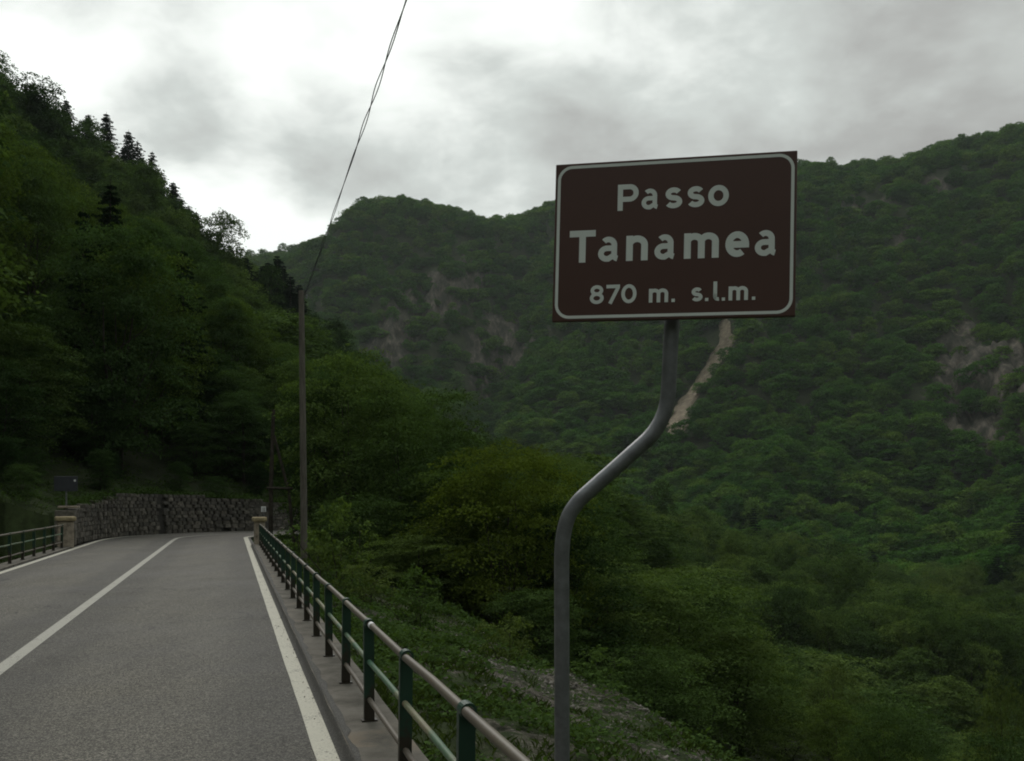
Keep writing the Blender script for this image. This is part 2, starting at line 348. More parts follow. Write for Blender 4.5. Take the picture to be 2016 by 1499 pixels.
# ---------------------------------------------------------------- terrain
CONTROL = [
 # spur and slope to the left
 (-127,230,99),(-113,240,89),(-103,250,79),(-92,255,71),(-81,260,61),(-66,225,50),(-51,200,38),(-44,190,30),(-35,175,19),
 (-110,340,55),(-70,305,25),(-40,265,4),(-18,230,-6),(-200,230,160),(-200,100,120),(-150,340,95),(-230,420,120),
 (-100,60,55),(-60,40,24),(-35,30,9),(-22,36,3.2),(-26,46,7),(-22,62,8),(-18,80,8),(-16,100,6),(-16,135,3),(-30,80,14),(-60,100,32),
 (-40,130,18),(-80,150,50),(-35,12,8),(-60,10,25),(-18,5,0),(-10,-30,1),(-40,-40,24),(-100,-50,75),(-100,0,62),(-300,0,220),(-300,300,220),
 # behind the camera
 (0,-90,30),(60,-130,55),(0,-250,140),(150,-200,100),(-150,-200,160),(25,-40,8),(60,-60,14),(120,-60,20),(200,0,60),(0,-500,280),(350,-250,220),(-400,-350,300),
 # valley to the right
 (2,3,-3),(9,6,-5),(15,15,-10.5),(30,25,-19),(55,50,-27),(40,90,-27),(20,60,-16),(8,40,-9.5),(12,90,-15),(-2,52,-2.5),(2,70,-5),(4,130,-10),(80,30,-30),
 (100,80,-29),(70,130,-26),(30,180,-20),(60,250,-15),(0,300,0),(-20,350,8),(90,-20,-14),(150,50,-20),(150,100,-22),(200,150,-8),(250,220,25),
 # the far side
 (108,400,-9),(127,470,39),(213,560,106),(236,720,252),(205,790,262),(332,745,274),(130,900,290),(274,720,248),(397,720,281),(286,520,100),(182,330,-12),(88,160,-30),(61,380,-14),(96,600,82),
 (84,800,202),(74,950,297),(43,950,292),(-10,980,288),(-103,900,300),(-154,880,290),(-65,905,296),(-195,850,228),(-241,830,208),(-82,720,142),(-21,650,88),
 (-18,560,36),(-110,650,88),(-166,740,150),(-30,500,12),(-85,500,22),(-200,600,90),(560,720,330),(620,480,260),(450,350,110),(350,200,60),
 (-400,800,260),(-450,560,230),
 (-200,1250,180),(100,1300,190),(450,1150,220),(900,800,300),(700,100,240),(900,-300,300),(-800,300,300),(-800,1000,300),(0,-1000,350),(600,-900,350),(-800,-700,350),(500,1600,200),(-500,1600,200),(1500,400,350),(-1500,400,350)]
def warp(x, y):
    r = np.hypot(x, y); k = np.log1p(r/40.0)/np.maximum(r, 1e-6)*40.0
    return x*k, y*k
_C = np.array(CONTROL, float)
def _tps(d2): return 0.5*d2*np.log(d2+1e-9)
_cx, _cy = warp(_C[:,0], _C[:,1])
def _fit():
    n = len(_C); K = _tps((_cx[:,None]-_cx)**2+(_cy[:,None]-_cy)**2) + np.eye(n)*20.0
    P = np.stack([np.ones(n), _cx, _cy], 1)
    A = np.block([[K, P], [P.T, np.zeros((3,3))]])
    return np.linalg.solve(A, np.concatenate([_C[:,2], np.zeros(3)]))
_W = _fit(); _N = len(_C)
GULLY = [(28,840),(8,740),(-8,660),(-22,590),(-30,530)]
SPUR_LINE = [(78,840),(58,740),(40,660),(24,590),(12,530)]
def line_bump(x, y, pts, wd):
    d2 = np.full(np.shape(x), 1e9)
    for (ax, ay), (bx, by) in zip(pts[:-1], pts[1:]):
        u = np.clip(((x-ax)*(bx-ax)+(y-ay)*(by-ay))/((bx-ax)**2+(by-ay)**2), 0, 1); d2 = np.minimum(d2, (x-ax-u*(bx-ax))**2+(y-ay-u*(by-ay))**2)
    return np.exp(-d2/(wd*wd))
def base_height(x, y):
    x = np.asarray(x, float); y = np.asarray(y, float)
    wx, wy = warp(x, y); z = _W[_N]+_W[_N+1]*wx+_W[_N+2]*wy
    for i in range(_N): z = z+_W[i]*_tps((wx-_cx[i])**2+(wy-_cy[i])**2)
    r = np.hypot(x, y); far = smooth(120, 500, r)
    ridge = 1-np.abs(fbm(x/150.0+3.1, y/150.0, 5, 3))*2
    z = z + far*(24*(ridge-.55) + 8*fbm(x/45.0, y/45.0, 9, 3))
    for (bx, by, dz, br_) in ((-71,907,-9,45),(-35,868,-9,45),(-9,915,-7,45),(234,721,-11,45),(-78,229,-3.5,18),(-257,886,-10,50),(30,905,-4,40)): z = z + dz*np.exp(-((x-bx)**2+(y-by)**2)/(br_*br_))
    z = z - 26*line_bump(x, y, GULLY, 26) + 24*line_bump(x, y, SPUR_LINE, 34)
    z = z + smooth(8, 60, r)*(1-far)*2.2*fbm(x/22.0, y/22.0, 2, 3) + .10*fbm(x/2.3, y/2.3, 4, 3)
    return z
_near = PATH[::2]; _nearL = PATH_L[::2]
def road_coords(x, y):
    L = np.empty_like(x); t = np.empty_like(x)
    for a in range(0, len(x), 4000):
        xs = x[a:a+4000,None]; ys = y[a:a+4000,None]
        d2 = (xs-_near[:,0])**2+(ys-_near[:,1])**2
        i = d2.argmin(1); px, py, h = _near[i,0], _near[i,1], _near[i,2]
        ex, ey = x[a:a+4000]-px, y[a:a+4000]-py
        along = ex*np.sin(h)+ey*np.cos(h)
        L[a:a+4000] = _nearL[i]+along*((i > 0) & (i < len(_near)-1))
        t[a:a+4000] = np.where((i == 0)|(i == len(_near)-1), np.sign(ex*np.cos(h)-ey*np.sin(h))*np.sqrt(d2.min(1)), ex*np.cos(h)-ey*np.sin(h))
    return L, t
def height(x, y):
    x = np.atleast_1d(np.asarray(x, float)); y = np.atleast_1d(np.asarray(y, float))
    z = base_height(x, y)
    m = np.hypot(x, y-20) < 190
    if m.any():
        L, t = road_coords(x[m], y[m]); rz = road_z(L); lump = .16*fbm(x[m]/1.1, y[m]/1.1, 21, 3)+.25*fbm(x[m]/4.0, y[m]/4.0, 22, 2)
        br = L < 74.6
        right = np.where(br, np.interp(t, [2.6, 3.3, 5.0, 8.5, 10.2, 16], [-.5, -.5, -.85, -1.85, -3.0, -6.8]),
                             np.interp(t, [2.6, 3.6, 8.0, 16], [-.12, -.2, -2.2, -5.5]))
        a = -t
        lw = np.where(L > 76.8, wall_h(L)-.10+.42*np.maximum(a-4.1, 0), -.5+.03*a)
        left = np.where(br, np.where(a < 3.4, -.62, -.75+.10*np.maximum(a-4.5, 0)), np.where(a < 3.95, -.15, lw))
        prof = rz+np.where(t > 0, right, left)+lump*smooth(3.5, 4.6, np.abs(t))
        w = 1-np.where(t > 0, smooth(8.5, 18, t), smooth(8.0, 20, a))
        w = w*(1-smooth(150, 185, np.hypot(x[m], y[m]-20)))
        z[m] = z[m]*(1-w)+prof*w
    return z
# ---------------------------------------------------------------- ground sheet
ROCKS = [ (-59.6,731.7,26,1),(-82.6,722,20,0.9),(-35.8,740.6,18,0.9),(-85.9,684.6,20,0.9),(-90.6,664.3,18,0.9),(-79.7,665.1,15,0.8),(-33,769.8,18,0.8),(-3.2,718.5,20,1),(-18.4,695.5,20,0.9),(2.7,698,18,0.9),(-21.4,670.7,16,0.7),(-6.8,685.5,15,0.8),(246.2,501.9,18,1),(241.3,470.7,26,1.1),(232.7,442,30,1.1),(227.7,454,18,0.9),(220.9,426.3,20,1),(253,468.4,26,1.1),(239.8,658.7,15,0.85),(224.6,636,13,0.8),(259.4,603,13,0.8),(299.2,646.1,15,0.8),(261.8,641.4,11,0.7),(282.7,589.4,12,0.7),(33,833.7,14,0.7),(142.5,526.7,12,0.6),(224.5,573.2,10,0.6),(188.5,542.2,10,0.6) ]   # x, y, radius, strength: cliffs and crags on the far slopes
def rock_at(x, y):
    x = x+6*fbm(x/11.0, y/11.0, 61, 2); y = y+9*fbm(x/11.0, y/11.0, 62, 2)
    r = np.zeros_like(x)
    for (a, b, q, s) in ROCKS: r = np.maximum(r, s*np.exp(-((x-a)**2+((y-b)*.8)**2)/(q*q)))
    return r
def build_ground():
    az = np.concatenate([np.arange(-42, 42.01, .21), np.arange(44, 317.9, 3.2)])*math.pi/180
    rr = [0.6]
    while rr[-1] < 1500: rr.append(rr[-1]*(1.0125 if 380 < rr[-1] < 960 else 1.008 if 33 < rr[-1] < 62 else 1.019)+.02)
    rr = np.array(rr); A, Rr = np.meshgrid(az, rr); x = (np.sin(A)*Rr).ravel(); y = (np.cos(A)*Rr).ravel()
    z = height(x, y); rk = rock_at(x, y)
    crag = 1-np.abs(fbm(x/8.0, y/40.0, 31, 4))*2
    z = z+rk*(crag*13-3)*smooth(200, 400, np.hypot(x, y))
    na, nr = len(az), len(rr); i = np.arange(nr-1)[:,None]*na; j = np.arange(na)[None,:]; jn = (j+1) % na
    q = np.stack([i+j, i+jn, i+na+jn, i+na+j], -1).reshape(-1, 4)[:, ::-1]
    v = np.stack([x, y, z], 1); ci = len(v); v = np.vstack([v, [[0, 0, z[:na].mean()]]])
    global GROUND_RANGE; GROUND_RANGE = (float(z.min()), float(z.max()))
    me = np_mesh('ground', v, q, M['ground'], True)
    L, t = road_coords(x, y)
    near = np.where(t > 0, 1-smooth(8.5, 12, t+1.5*fbm(x/3.0, y/3.0, 8, 2)), 1-smooth(5, 8, -t+1.2*fbm(x/2.0, y/2.0, 8, 2)))*(np.hypot(x, y) < 120)
    bare = smooth(46, 52, L)*(1-smooth(63, 70, L))*smooth(3.6, 4.4, t)
    for n_, arr in (('rock', rk), ('verge', near), ('bare', bare)):
        a = me.attributes.new(n_, 'FLOAT', 'POINT'); a.data.foreach_set('value', np.append(arr, 0).astype(np.float32))
    return obj('ground', me, kind='structure')
build_ground()

def ribbon(L0, L1, tl, tr, dz, mat, name, step=.5, thick=0.0, jag=None, edge_attr=False, cross=None):
    """a strip that follows the road between two lateral offsets"""
    Ls = np.arange(L0, L1+step*.5, step); cross = cross or [0, 1]; nc = len(cross); v = []; f = []; ea = []
    for L in Ls:
        a, b = tl, tr
        if jag: a = tl+jag[0](L); b = tr+jag[1](L)
        for cc in cross: v.append(road_point(L, a+(b-a)*cc, dz)); ea.append(abs(cc*2-1))
    for i in range(len(Ls)-1):
        for k in range(nc-1): f.append((i*nc+k, i*nc+k+1, (i+1)*nc+k+1, (i+1)*nc+k))
    if thick:
        b0 = len(v); v += [p-np.array([0, 0, thick]) for p in v[:b0]]; ea += ea[:b0]; n = len(Ls)
        for i in range(n-1):
            f.append((i*nc, (i+1)*nc, b0+(i+1)*nc, b0+i*nc)); f.append((i*nc+nc-1, b0+i*nc+nc-1, b0+(i+1)*nc+nc-1, (i+1)*nc+nc-1))
            for k in range(nc-1): f.append((b0+i*nc+k, b0+(i+1)*nc+k, b0+(i+1)*nc+k+1, b0+i*nc+k+1))
        for e in (0, (n-1)*nc): f.append(tuple(e+k for k in range(nc))+tuple(b0+e+k for k in reversed(range(nc))))
    me = mesh_of(name, v, f, mat)
    if edge_attr:
        a = me.attributes.new('edge', 'FLOAT', 'POINT'); a.data.foreach_set('value', ea)
    return me
jg = lambda s, amp: (lambda L: amp*float(fbm(np.array([L*2.6]), np.array([s*3.3]), s, 3)[0]))
obj('road', ribbon(2, 190, -2.98, 2.99, .006, M['asphalt'], 'road', .25, .10, (jg(1, .05), jg(2, .045)), True, [0, .008, .02, .25, .5, .75, .98, .992, 1]), kind='structure')
obj('centre_line', ribbon(2, 150, -.075, .075, .011, M['paint_worn'], 'centre_line'), kind='structure')
obj('edge_line', ribbon(2, 97, 2.70, 2.882, .011, M['paint'], 'edge_line', .25, 0, (jg(5, .006), jg(6, .008))), kind='structure')
obj('edge_line', ribbon(2, 150, -2.84, -2.69, .011, M['paint'], 'edge_line', .25, 0, (jg(7, .006), jg(8, .008))), kind='structure')
B0, B1 = 2, len_at(31.6); KERB = .085
obj('bridge_kerb', ribbon(B0, B1, 2.90, 3.335, KERB, M['concrete'], 'bridge_kerb', .5, .5, (jg(9, .012), jg(10, .012))), kind='structure')
def kerb_lip():
    Ls = np.arange(B0, B1, .16); v = []; f = []; j1 = jg(51, .03); j2 = jg(53, .03)
    for L in Ls:
        o_ = 2.955+j1(L)+j2(L*3); v += [road_point(L, 2.84, .009), road_point(L, 2.884, .03), road_point(L, 2.893, KERB-.01), road_point(L, 2.915, KERB+.007), road_point(L, max(o_, 2.92), KERB+.005)]
    for i in range(len(Ls)-1):
        for k in range(4): f.append((i*5+k, i*5+k+1, i*5+6+k, i*5+5+k))
    me = mesh_of('asphalt_lip', v, f, M['asphalt'], True); a = me.attributes.new('edge', 'FLOAT', 'POINT'); a.data.foreach_set('value', [1.0]*len(v)); obj('asphalt_lip', me, kind='structure')
kerb_lip()
obj('bridge_kerb', ribbon(B0, B1, -3.32, -2.92, .05, M['concrete'], 'bridge_kerb', .5, .42, (jg(11, .02), jg(12, 0))), kind='structure')

# ---------------------------------------------------------------- guard railings
def post_meshes():
    b = MB(); w, th, h = .037, .019, .695               # channel section: a web with two short flanges
    b.box((-w, -.004, -.02), (w, .004, h)); b.box((-w, .004, -.02), (-w+.007, th*2, h-.004)); b.box((w-.007, .004, -.02), (w, th*2, h-.004))
    b.box((-.056, -.02, 0), (.056, .052, .012))
    post = b.mesh('post', M['green'])
    c_ = MB(); n = 20; v = []; f = []
    for yy, r_ in ((-.03, .026), (-.03, .037), (.042, .037), (.042, .026)):
        for k in range(n): v.append((r_*math.cos(2*math.pi*k/n), yy, r_*math.sin(2*math.pi*k/n)))
    for a in range(4):
        for k in range(n): f.append((a*n+k, a*n+(k+1) % n, ((a+1) % 4)*n+(k+1) % n, ((a+1) % 4)*n+k))
    c_.add(v, f, False)
    return post, c_.mesh('collar', M['green'])
POST, COLLAR = post_meshes()
def railing(t, y0, y1, label, ys):
    base = KERB if t > 0 else .05
    root = thing('guard_railing', (0, 0, 0), label, 'railing', 'steel railings along both sides of the bridge')
    for nm, hz, r_, m in (('top_rail', .79, .0228, 'top_rail'), ('middle_rail', .515, .0185, 'mid_rail'), ('lower_rail', .245, .0185, 'low_rail')):
        pts = [road_point(L, t, hz) for L in np.arange(len_at(y0), len_at(y1)+.01, .74)]
        pts = [Vector(p)+Vector((random.gauss(0, .002), 0, random.gauss(0, .003))) for p in pts]
        o = MB().tube(pts, r_, 14).build(nm, M[m], root)
        if nm == 'top_rail' and t > 0:
            a, b_ = road_point(len_at(5.60), t, hz), road_point(len_at(5.67), t, hz)
            MB().tube([a, b_], .0245, 14).build('reflective_tape', M['tape'], o)
    for i, yy in enumerate(ys):
        L = len_at(yy); p = road_point(L, t, base); h = float(np.interp(L, PATH_L, PATH[:,2]))
        o = obj('post', POST, root); o.location = p; o.rotation_euler = (R(random.uniform(-.8, .8)), R(random.uniform(-.8, .8)), -h)
        q = obj('collar', COLLAR, o); q.location = (0, 0, .79-base)
ysR = [4.39+1.36*k for k in range(-4, 20)]
railing(3.13, -1.3, 30.75, 'green railing with worn brown pipes beside the tall brown sign', ysR)
ysL = [21.1-1.42*3+1.42*k for k in range(-3, 11)]
railing(-3.10, 11.5, 31.4, 'green railing of thin pipes on the far side of the road', ysL)

# ---------------------------------------------------------------- stone pillars at the bridge end
def pillar(x, y, w, hgt, label, rz):
    root = thing('stone_pillar', (x, y, 0), label, 'pillar', 'pillars at the end of the bridge', rz)
    MB().box((-w/2, -w/2, -.3), (w/2, w/2, hgt-.15), None, .03).build('shaft', M['pillar'], root)
    c_ = w/2+.07
    b = MB(); b.box((-c_, -c_, hgt-.15), (c_, c_, hgt), None, .055); b.build('capstone', M['cap'], root)
hd = R(-16.96)
p = road_point(len_at(31.3), 3.14); pillar(p[0], p[1], .37, 1.02, 'stained pillar where the near railing meets the road edge, beside the wooden pole', -hd)
p = road_point(len_at(32.1), -3.16); pillar(p[0], p[1], .50, 1.06, 'wider stained pillar with yellowish capstone in front of the stone wall', -hd+R(12))

# ---------------------------------------------------------------- retaining wall of stones
def wall_point(L, t, z): return road_point(L, -3.17-t, z)
def build_wall():
    root = thing('retaining_wall', tuple(road_point(80, -3.17)), 'long dry stone retaining wall curving along the outside of the bend', 'wall')
    def child(me, nm, **k):
        o = obj(nm, me, root, **k); o.matrix_parent_inverse = Matrix.Translation(-Vector(root.location)); return o
    Ls = np.arange(77.2, 103.9, .4); v = []; f = []
    for L in Ls:
        h = float(wall_h(L))
        dp = .55 if L < 86.6 else 1.05
        for tt, zz in ((.12, -.4), (.16, h-.06), (dp, h-.10), (dp, -.4)): v.append(wall_point(L, tt, zz))
    n = len(Ls)
    for i in range(n-1):
        for k in range(4): f.append((i*4+k, i*4+(k+1) % 4, i*4+4+(k+1) % 4, i*4+4+k))
    f += [(0, 3, 2, 1), tuple((n-1)*4+k for k in range(4))]
    child(mesh_of('wall_core', v, f, M['dark']), 'wall_core')
    variants = []
    for q in range(8):
        bm = bmesh.new(); bmesh.ops.create_cube(bm, size=1); bmesh.ops.bevel(bm, geom=bm.edges[:], offset=.07, segments=1, affect='EDGES')
        for vv in bm.verts: vv.co += Vector((random.uniform(-.06,.06), random.uniform(-.06,.06), random.uniform(-.06,.06)))
        me = bpy.data.meshes.new('stone'); bm.to_mesh(me); bm.free(); me.materials.append(M['stone']); variants.append(me)
    items = []; z0 = 0.0; row = 0
    while z0 < 2.6:
        hh = random.uniform(.14, .20); L = 77.0+random.uniform(0, .3)
        while L < 103.5:
            w = random.uniform(.24, .52); Lc = L+w/2
            top = float(wall_h(Lc))
            joint = 88.62 < Lc < 89.05
            if z0+hh*.6 < top and not joint and not (w > .46 and random.random() < .03):
                items.append((Lc, z0+hh/2, w*1.0, hh*random.uniform(.94, 1.03), random.uniform(-.02, .02)))
            L += w+random.uniform(.004, .018)
        z0 += hh+.008; row += 1
    def visible_size(it):
        p_ = wall_point(it[0], 0, it[1]); return it[2]*it[3]/(p_[1]**2) if it[0] < 98.3 else 0
    items.sort(key=visible_size, reverse=True)
    rest_v = []; rest_f = []
    for k, (L, z, w, hh, out) in enumerate(items):
        p_ = wall_point(L, .14-out, z+float(0)); h = float(np.interp(L, PATH_L, PATH[:,2]))
        Mx = Matrix.Translation(Vector(p_)) @ Matrix.Rotation(-h+random.uniform(-.06,.06), 4, 'Z') @ Matrix.Rotation(random.uniform(-.05,.05), 4, 'Y') @ Matrix.Diagonal((.30, w, hh, 1))
        me = variants[k % 8]
        if k < 300:
            o = obj('stone', me, root); o.matrix_parent_inverse = Matrix.Translation(-Vector(root.location)); o.matrix_basis = Mx
        else:
            b = len(rest_v); rest_v += [Mx@q.co for q in me.vertices]; rest_f += [tuple(b+i for i in pl.vertices) for pl in me.polygons]
    child(mesh_of('small_stones', rest_v, rest_f, M['stone']), 'small_stones', kind='stuff')
    # rough end pier with a projecting slab
    b = MB(); 
    for k in range(5):
        p_ = wall_point(77.15+random.uniform(-.05,.05), .25, .13+k*.25); b.box((-.33,-.26,-.125), (.33,.26,.12), Matrix.Translation(Vector(p_))@Matrix.Rotation(-hd+random.uniform(-.12,.12), 4, 'Z'), .03)
    child(b.mesh('end_pier', M['stone']), 'end_pier')
    p_ = wall_point(77.35, .20, 1.36); b = MB(); b.box((-.30,-.35,-.04), (.34,.35,.04), Matrix.Translation(Vector(p_))@Matrix.Rotation(-hd, 4, 'Z'), .02)
    child(b.mesh('coping_slab', M['pillar']), 'coping_slab')
build_wall()

# ---------------------------------------------------------------- the pass sign
def arc(cx, cy, rx, ry, a0, a1, n=14):
    return [(cx+rx*math.cos(R(a0+(a1-a0)*i/n)), cy+ry*math.sin(R(a0+(a1-a0)*i/n))) for i in range(n+1)]
def glyph(ch, x0, x1, y0, xh, cap, w):
    """centre lines of the strokes of one letter; box x0..x1, base y0, heights xh / cap, stroke width w"""
    h = w/2; W = x1-x0; y1 = y0+cap; ym = y0+xh; o = []
    if ch == 'P':
        b = cap*.57/2-h*.5; cy = y1-h-b
        o = [[(x0+h, y0), (x0+h, y1)], [(x0+w*.9, y1-h), (x1-h-b, y1-h)]+arc(x1-h-b, cy, b, b, 90, -90)+[(x0+w*.9, cy-b)]]
    elif ch == 'T': o = [[(x0, y1-h), (x1, y1-h)], [((x0+x1)/2, y0), ((x0+x1)/2, y1-w*.95)]]
    elif ch in 'o0':
        H = xh if ch == 'o' else cap
        o = [arc((x0+x1)/2, y0+H/2, W/2-h, H/2-h, 0, 360, 32)]
    elif ch == 'a':
        w *= .86; h = w/2; xs = x1-h-W*.15; rx = (xs-x0-h)/2; bb = xh*.535; br = (bb-h)/2
        ax = (xs-x0-h*1.5)/2
        o = [arc(x0+h*1.5+ax, ym-h-xh*.23, ax, xh*.23, 138, 0, 16)+[(xs, y0+h+xh*.22)]+arc(xs+W*.17, y0+h+xh*.15, W*.17, xh*.15, 180, 262, 6),
             [(xs-h*.5, y0+bb), (x0+h+rx, y0+bb)]+arc(x0+h+rx*.9, y0+h+br, rx*.9, br, 90, 270, 16)+[(x0+h+rx*1.1, y0+h), (xs-h*.5, y0+h+br*.5)]]
    elif ch == 's':
        cx = (x0+x1)/2; ry = (xh-w)/4; rx = W/2-h
        o = [arc(cx, ym-h-ry, rx*.92, ry, 25, 250, 16)+arc(cx, y0+h+ry, rx, ry, 70, -155, 16)]
    elif ch in 'nm':
        k = 1 if ch == 'n' else 2; span = (W-w)/k; o = [[(x0+h, y0), (x0+h, ym)]]
        for i in range(k):
            a = x0+h+span*i; r_ = span/2
            o.append(arc(a+r_, ym-h-r_*.85, r_, r_*.85, 158, 0, 14)+[(a+span, y0)])
    elif ch == 'e':
        cx = (x0+x1)/2; cy = y0+xh/2; rx = W/2-h; ry = xh/2-h
        o = [arc(cx, cy, rx, ry, 0, 308, 30), [(x0+w*.95, cy-h*.1), (x1-w*.9, cy-h*.1)]]
        o[0] = [(x1-h, cy-h*1.1)]+o[0]
    elif ch == '8':
        cx = (x0+x1)/2; r1 = (cap-w)*.235; r2 = (cap-w)*.265
        o = [arc(cx, y1-h-r1, (W/2-h)*.88, r1, 0, 360, 26), arc(cx, y0+h+r2, W/2-h, r2, 0, 360, 26)]
    elif ch == '7': o = [[(x0, y1-h), (x1-h*.6, y1-h), (x1-h*.6, y1-h*1.6), (x0+W*.30, y0)]]
    elif ch == 'l': o = [[(x0+h, y1), (x0+h, y0+xh*.3)]+arc(x0+h+W*.45, y0+h+xh*.18, W*.45, xh*.18, 180, 285, 8)]
    elif ch == '.': o = [[((x0+x1)/2, y0), ((x0+x1)/2, y0+W)]]
    return o
def stroke_mesh(b, strokes, w, y):
    for k, pts in enumerate(strokes):
        closed = len(pts) > 3 and math.dist(pts[0], pts[-1]) < 1e-6
        if closed: pts = pts[:-1]
        n = len(pts); lf = []; rt = []
        for i in range(n):
            a = pts[i-1] if (i or closed) else pts[i]; c2 = pts[(i+1) % n] if (i < n-1 or closed) else pts[i]; p_ = pts[i]
            d1 = Vector((p_[0]-a[0], p_[1]-a[1])); d2 = Vector((c2[0]-p_[0], c2[1]-p_[1]))
            if d1.length < 1e-9: d1 = d2
            if d2.length < 1e-9: d2 = d1
            d1.normalize(); d2.normalize(); t = (d1+d2)
            t = t.normalized() if t.length > 1e-6 else d1; nn = Vector((-t.y, t.x)); s_ = w/2/max(.45, nn.dot(Vector((-d1.y, d1.x))))
            lf.append((p_[0]+nn.x*s_, y-k*.00025, p_[1]+nn.y*s_)); rt.append((p_[0]-nn.x*s_, y-k*.00025, p_[1]-nn.y*s_))
        m = n if closed else n-1; v = lf+rt
        b.add(v, [(i, (i+1) % n, n+(i+1) % n, n+i) for i in range(m)])
def rrect(w, h, r_, n=8):
    o = []
    for cx, cy, a in ((w/2-r_, h/2-r_, 0), (-w/2+r_, h/2-r_, 90), (-w/2+r_, -h/2+r_, 180), (w/2-r_, -h/2+r_, 270)): o += arc(cx, cy, r_, r_, a, a+90, n)
    return o
def pass_sign():
    root = thing('place_sign', (.2, 3.66, -.6), 'tall brown place sign with white lettering on a bent grey pole', 'sign')
    inv = Matrix.Translation(-Vector(root.location))
    def ch(o): o.matrix_parent_inverse = inv; return o
    raw = [(.205,-.75),(.199,.655),(.1975,1.32),(.1972,1.41),(.1985,1.49),(.207,1.565),(.2265,1.630),(.262,1.683),(.300,1.720),(.40,1.808),(.500,1.897),(.548,1.942),(.583,1.990),(.607,2.045),(.619,2.105),(.6245,2.20),(.629,2.29),(.635,2.40),(.655,2.97)]
    pts = []
    for i in range(len(raw)-1):
        a, b_, c_, d_ = raw[max(i-1, 0)], raw[i], raw[i+1], raw[min(i+2, len(raw)-1)]
        for k in range(4):
            t = k/4.0
            if i in (0, 1, 2, len(raw)-2, len(raw)-3): q = tuple(b_[j]+(c_[j]-b_[j])*t for j in (0, 1))
            else: q = tuple(.5*(2*b_[j]+(c_[j]-a[j])*t+(2*a[j]-5*b_[j]+4*c_[j]-d_[j])*t*t+(3*b_[j]-a[j]-3*c_[j]+d_[j])*t**3) for j in (0, 1))
            pts.append((q[0], 3.665, q[1]))
    pts.append((raw[-1][0], 3.665, raw[-1][1]))
    ch(MB().tube(pts, .030, 24).build('pole', M['galv'], root))
    for zz in (-.08, -.30):
        ch(MB().box((.10, 3.62, zz), (.235, 3.70, zz+.05)).build('pole_clamp', M['galv'], root))
    W, H = .932, .637; PM = Matrix.Translation((.6234, 3.6, 2.712)) @ Matrix.Rotation(R(-12.22), 4, 'Z') @ Matrix.Rotation(R(-2.57), 4, 'X') @ Matrix.Rotation(R(1.01), 4, 'Y')
    b = MB(); b.box((-W/2, 0, -H/2), (W/2, .022, H/2), None, .004)
    panel = b.build('panel', M['brown'], root); panel.matrix_parent_inverse = inv; panel.matrix_basis = PM
    b = MB(); b.box((-W/2+.012, .0221, -H/2+.012), (W/2-.012, .024, H/2-.012)); o = b.build('panel_back', M['grey'], panel)
    for zz in (.2, -.2):
        b = MB(); b.box((-.34, .024, zz-.014), (.34, .038, zz+.014)); b.box((-.045, .038, zz-.02), (.045, .105, zz+.02)); b.build('bracket', M['galv'], panel)
    o_, i_ = rrect(.912, .617, .058), rrect(.888, .593, .046); n = len(o_)
    v = [(x, -.0008, y) for x, y in o_]+[(x, -.0008, y) for x, y in i_]
    obj('border', mesh_of('border', v, [(k, n+k, n+(k+1) % n, (k+1) % n) for k in range(n)], M['white']), panel)
    P_ = dict(y0=.117, xh=.083, cap=.105, w=.0205); T_ = dict(y0=-.0845, xh=.100, cap=.1295, w=.0262); N_ = dict(y0=-.2525, xh=.0545, cap=.0755, w=.0142)
    rows = [(P_, [('P',-.2144,-.1323),('a',-.1205,-.0496),('s',-.0296,.037),('s',.0556,.1215),('o',.1357,.2138)]),
            (T_, [('T',-.4025,-.2985),('a',-.2875,-.1994),('n',-.1769,-.0921),('a',-.0664,.0198),('m',.0471,.1793),('e',.2038,.2923),('a',.3137,.400)]),
            (N_, [('8',-.3164,-.2611),('7',-.2513,-.2007),('0',-.1922,-.1324),('m',-.0843,-.0097),('.',.0030,.0160),('s',.0785,.1213),('.',.1309,.1435),('l',.1616,.1874),('.',.1937,.2061),('m',.219,.2913),('.',.306,.3185)])]
    for st, letters in rows:
        for c_, a, e in letters:
            b = MB(); w = (st['w'] if c_ != 'a' else st['w']*.86) if c_ != '.' else (e-a)
            stroke_mesh(b, glyph(c_, a, e, st['y0'], st['xh'], st['cap'], st['w']), w, -.0008)
            b.build('letter' if c_ not in '.870' else ('digit' if c_ != '.' else 'full_stop'), M['white'], panel)
pass_sign()

# ---------------------------------------------------------------- poles, wires and small signs by the road
def telegraph_pole():
    root = thing('telegraph_pole', (-6.76, 30, 0), 'tall bare wooden telegraph pole behind the railing carrying the overhead wire', 'pole')
    MB().tube([(0,0,-1.9),(0,0,1),(-.04,0,4.5),(-.085,0,8.42)], [.115,.108,.098,.085], 14).build('shaft', M['wood'], root)
    b = MB(); b.tube([(-.08,0,8.2),(.10,-.02,8.2)], .012, 8); b.tube([(.09,-.02,8.16),(.09,-.02,8.29)], [.03,.022], 10); b.build('insulator', M['galv'], root)
telegraph_pole()
def braced_pole():
    root = thing('braced_pole', (-10.72, 41, 0), 'dark wooden pole with slanting brace and crossbar in front of the wall', 'pole')
    MB().tube([(.0,0,-.9),(.02,0,2.2),(.13,0,5.6)], [.10,.095,.08], 12).build('upright', M['bark'], root)
    MB().tube([(1.05,.1,-.9),(.80,.08,1.9),(.15,.02,4.45)], [.075,.07,.06], 10).build('brace', M['bark'], root)
    MB().tube([(-.14,-.11,2.12),(1.0,-.02,2.10)], .05, 8).build('crossbar', M['bark'], root)
braced_pole()
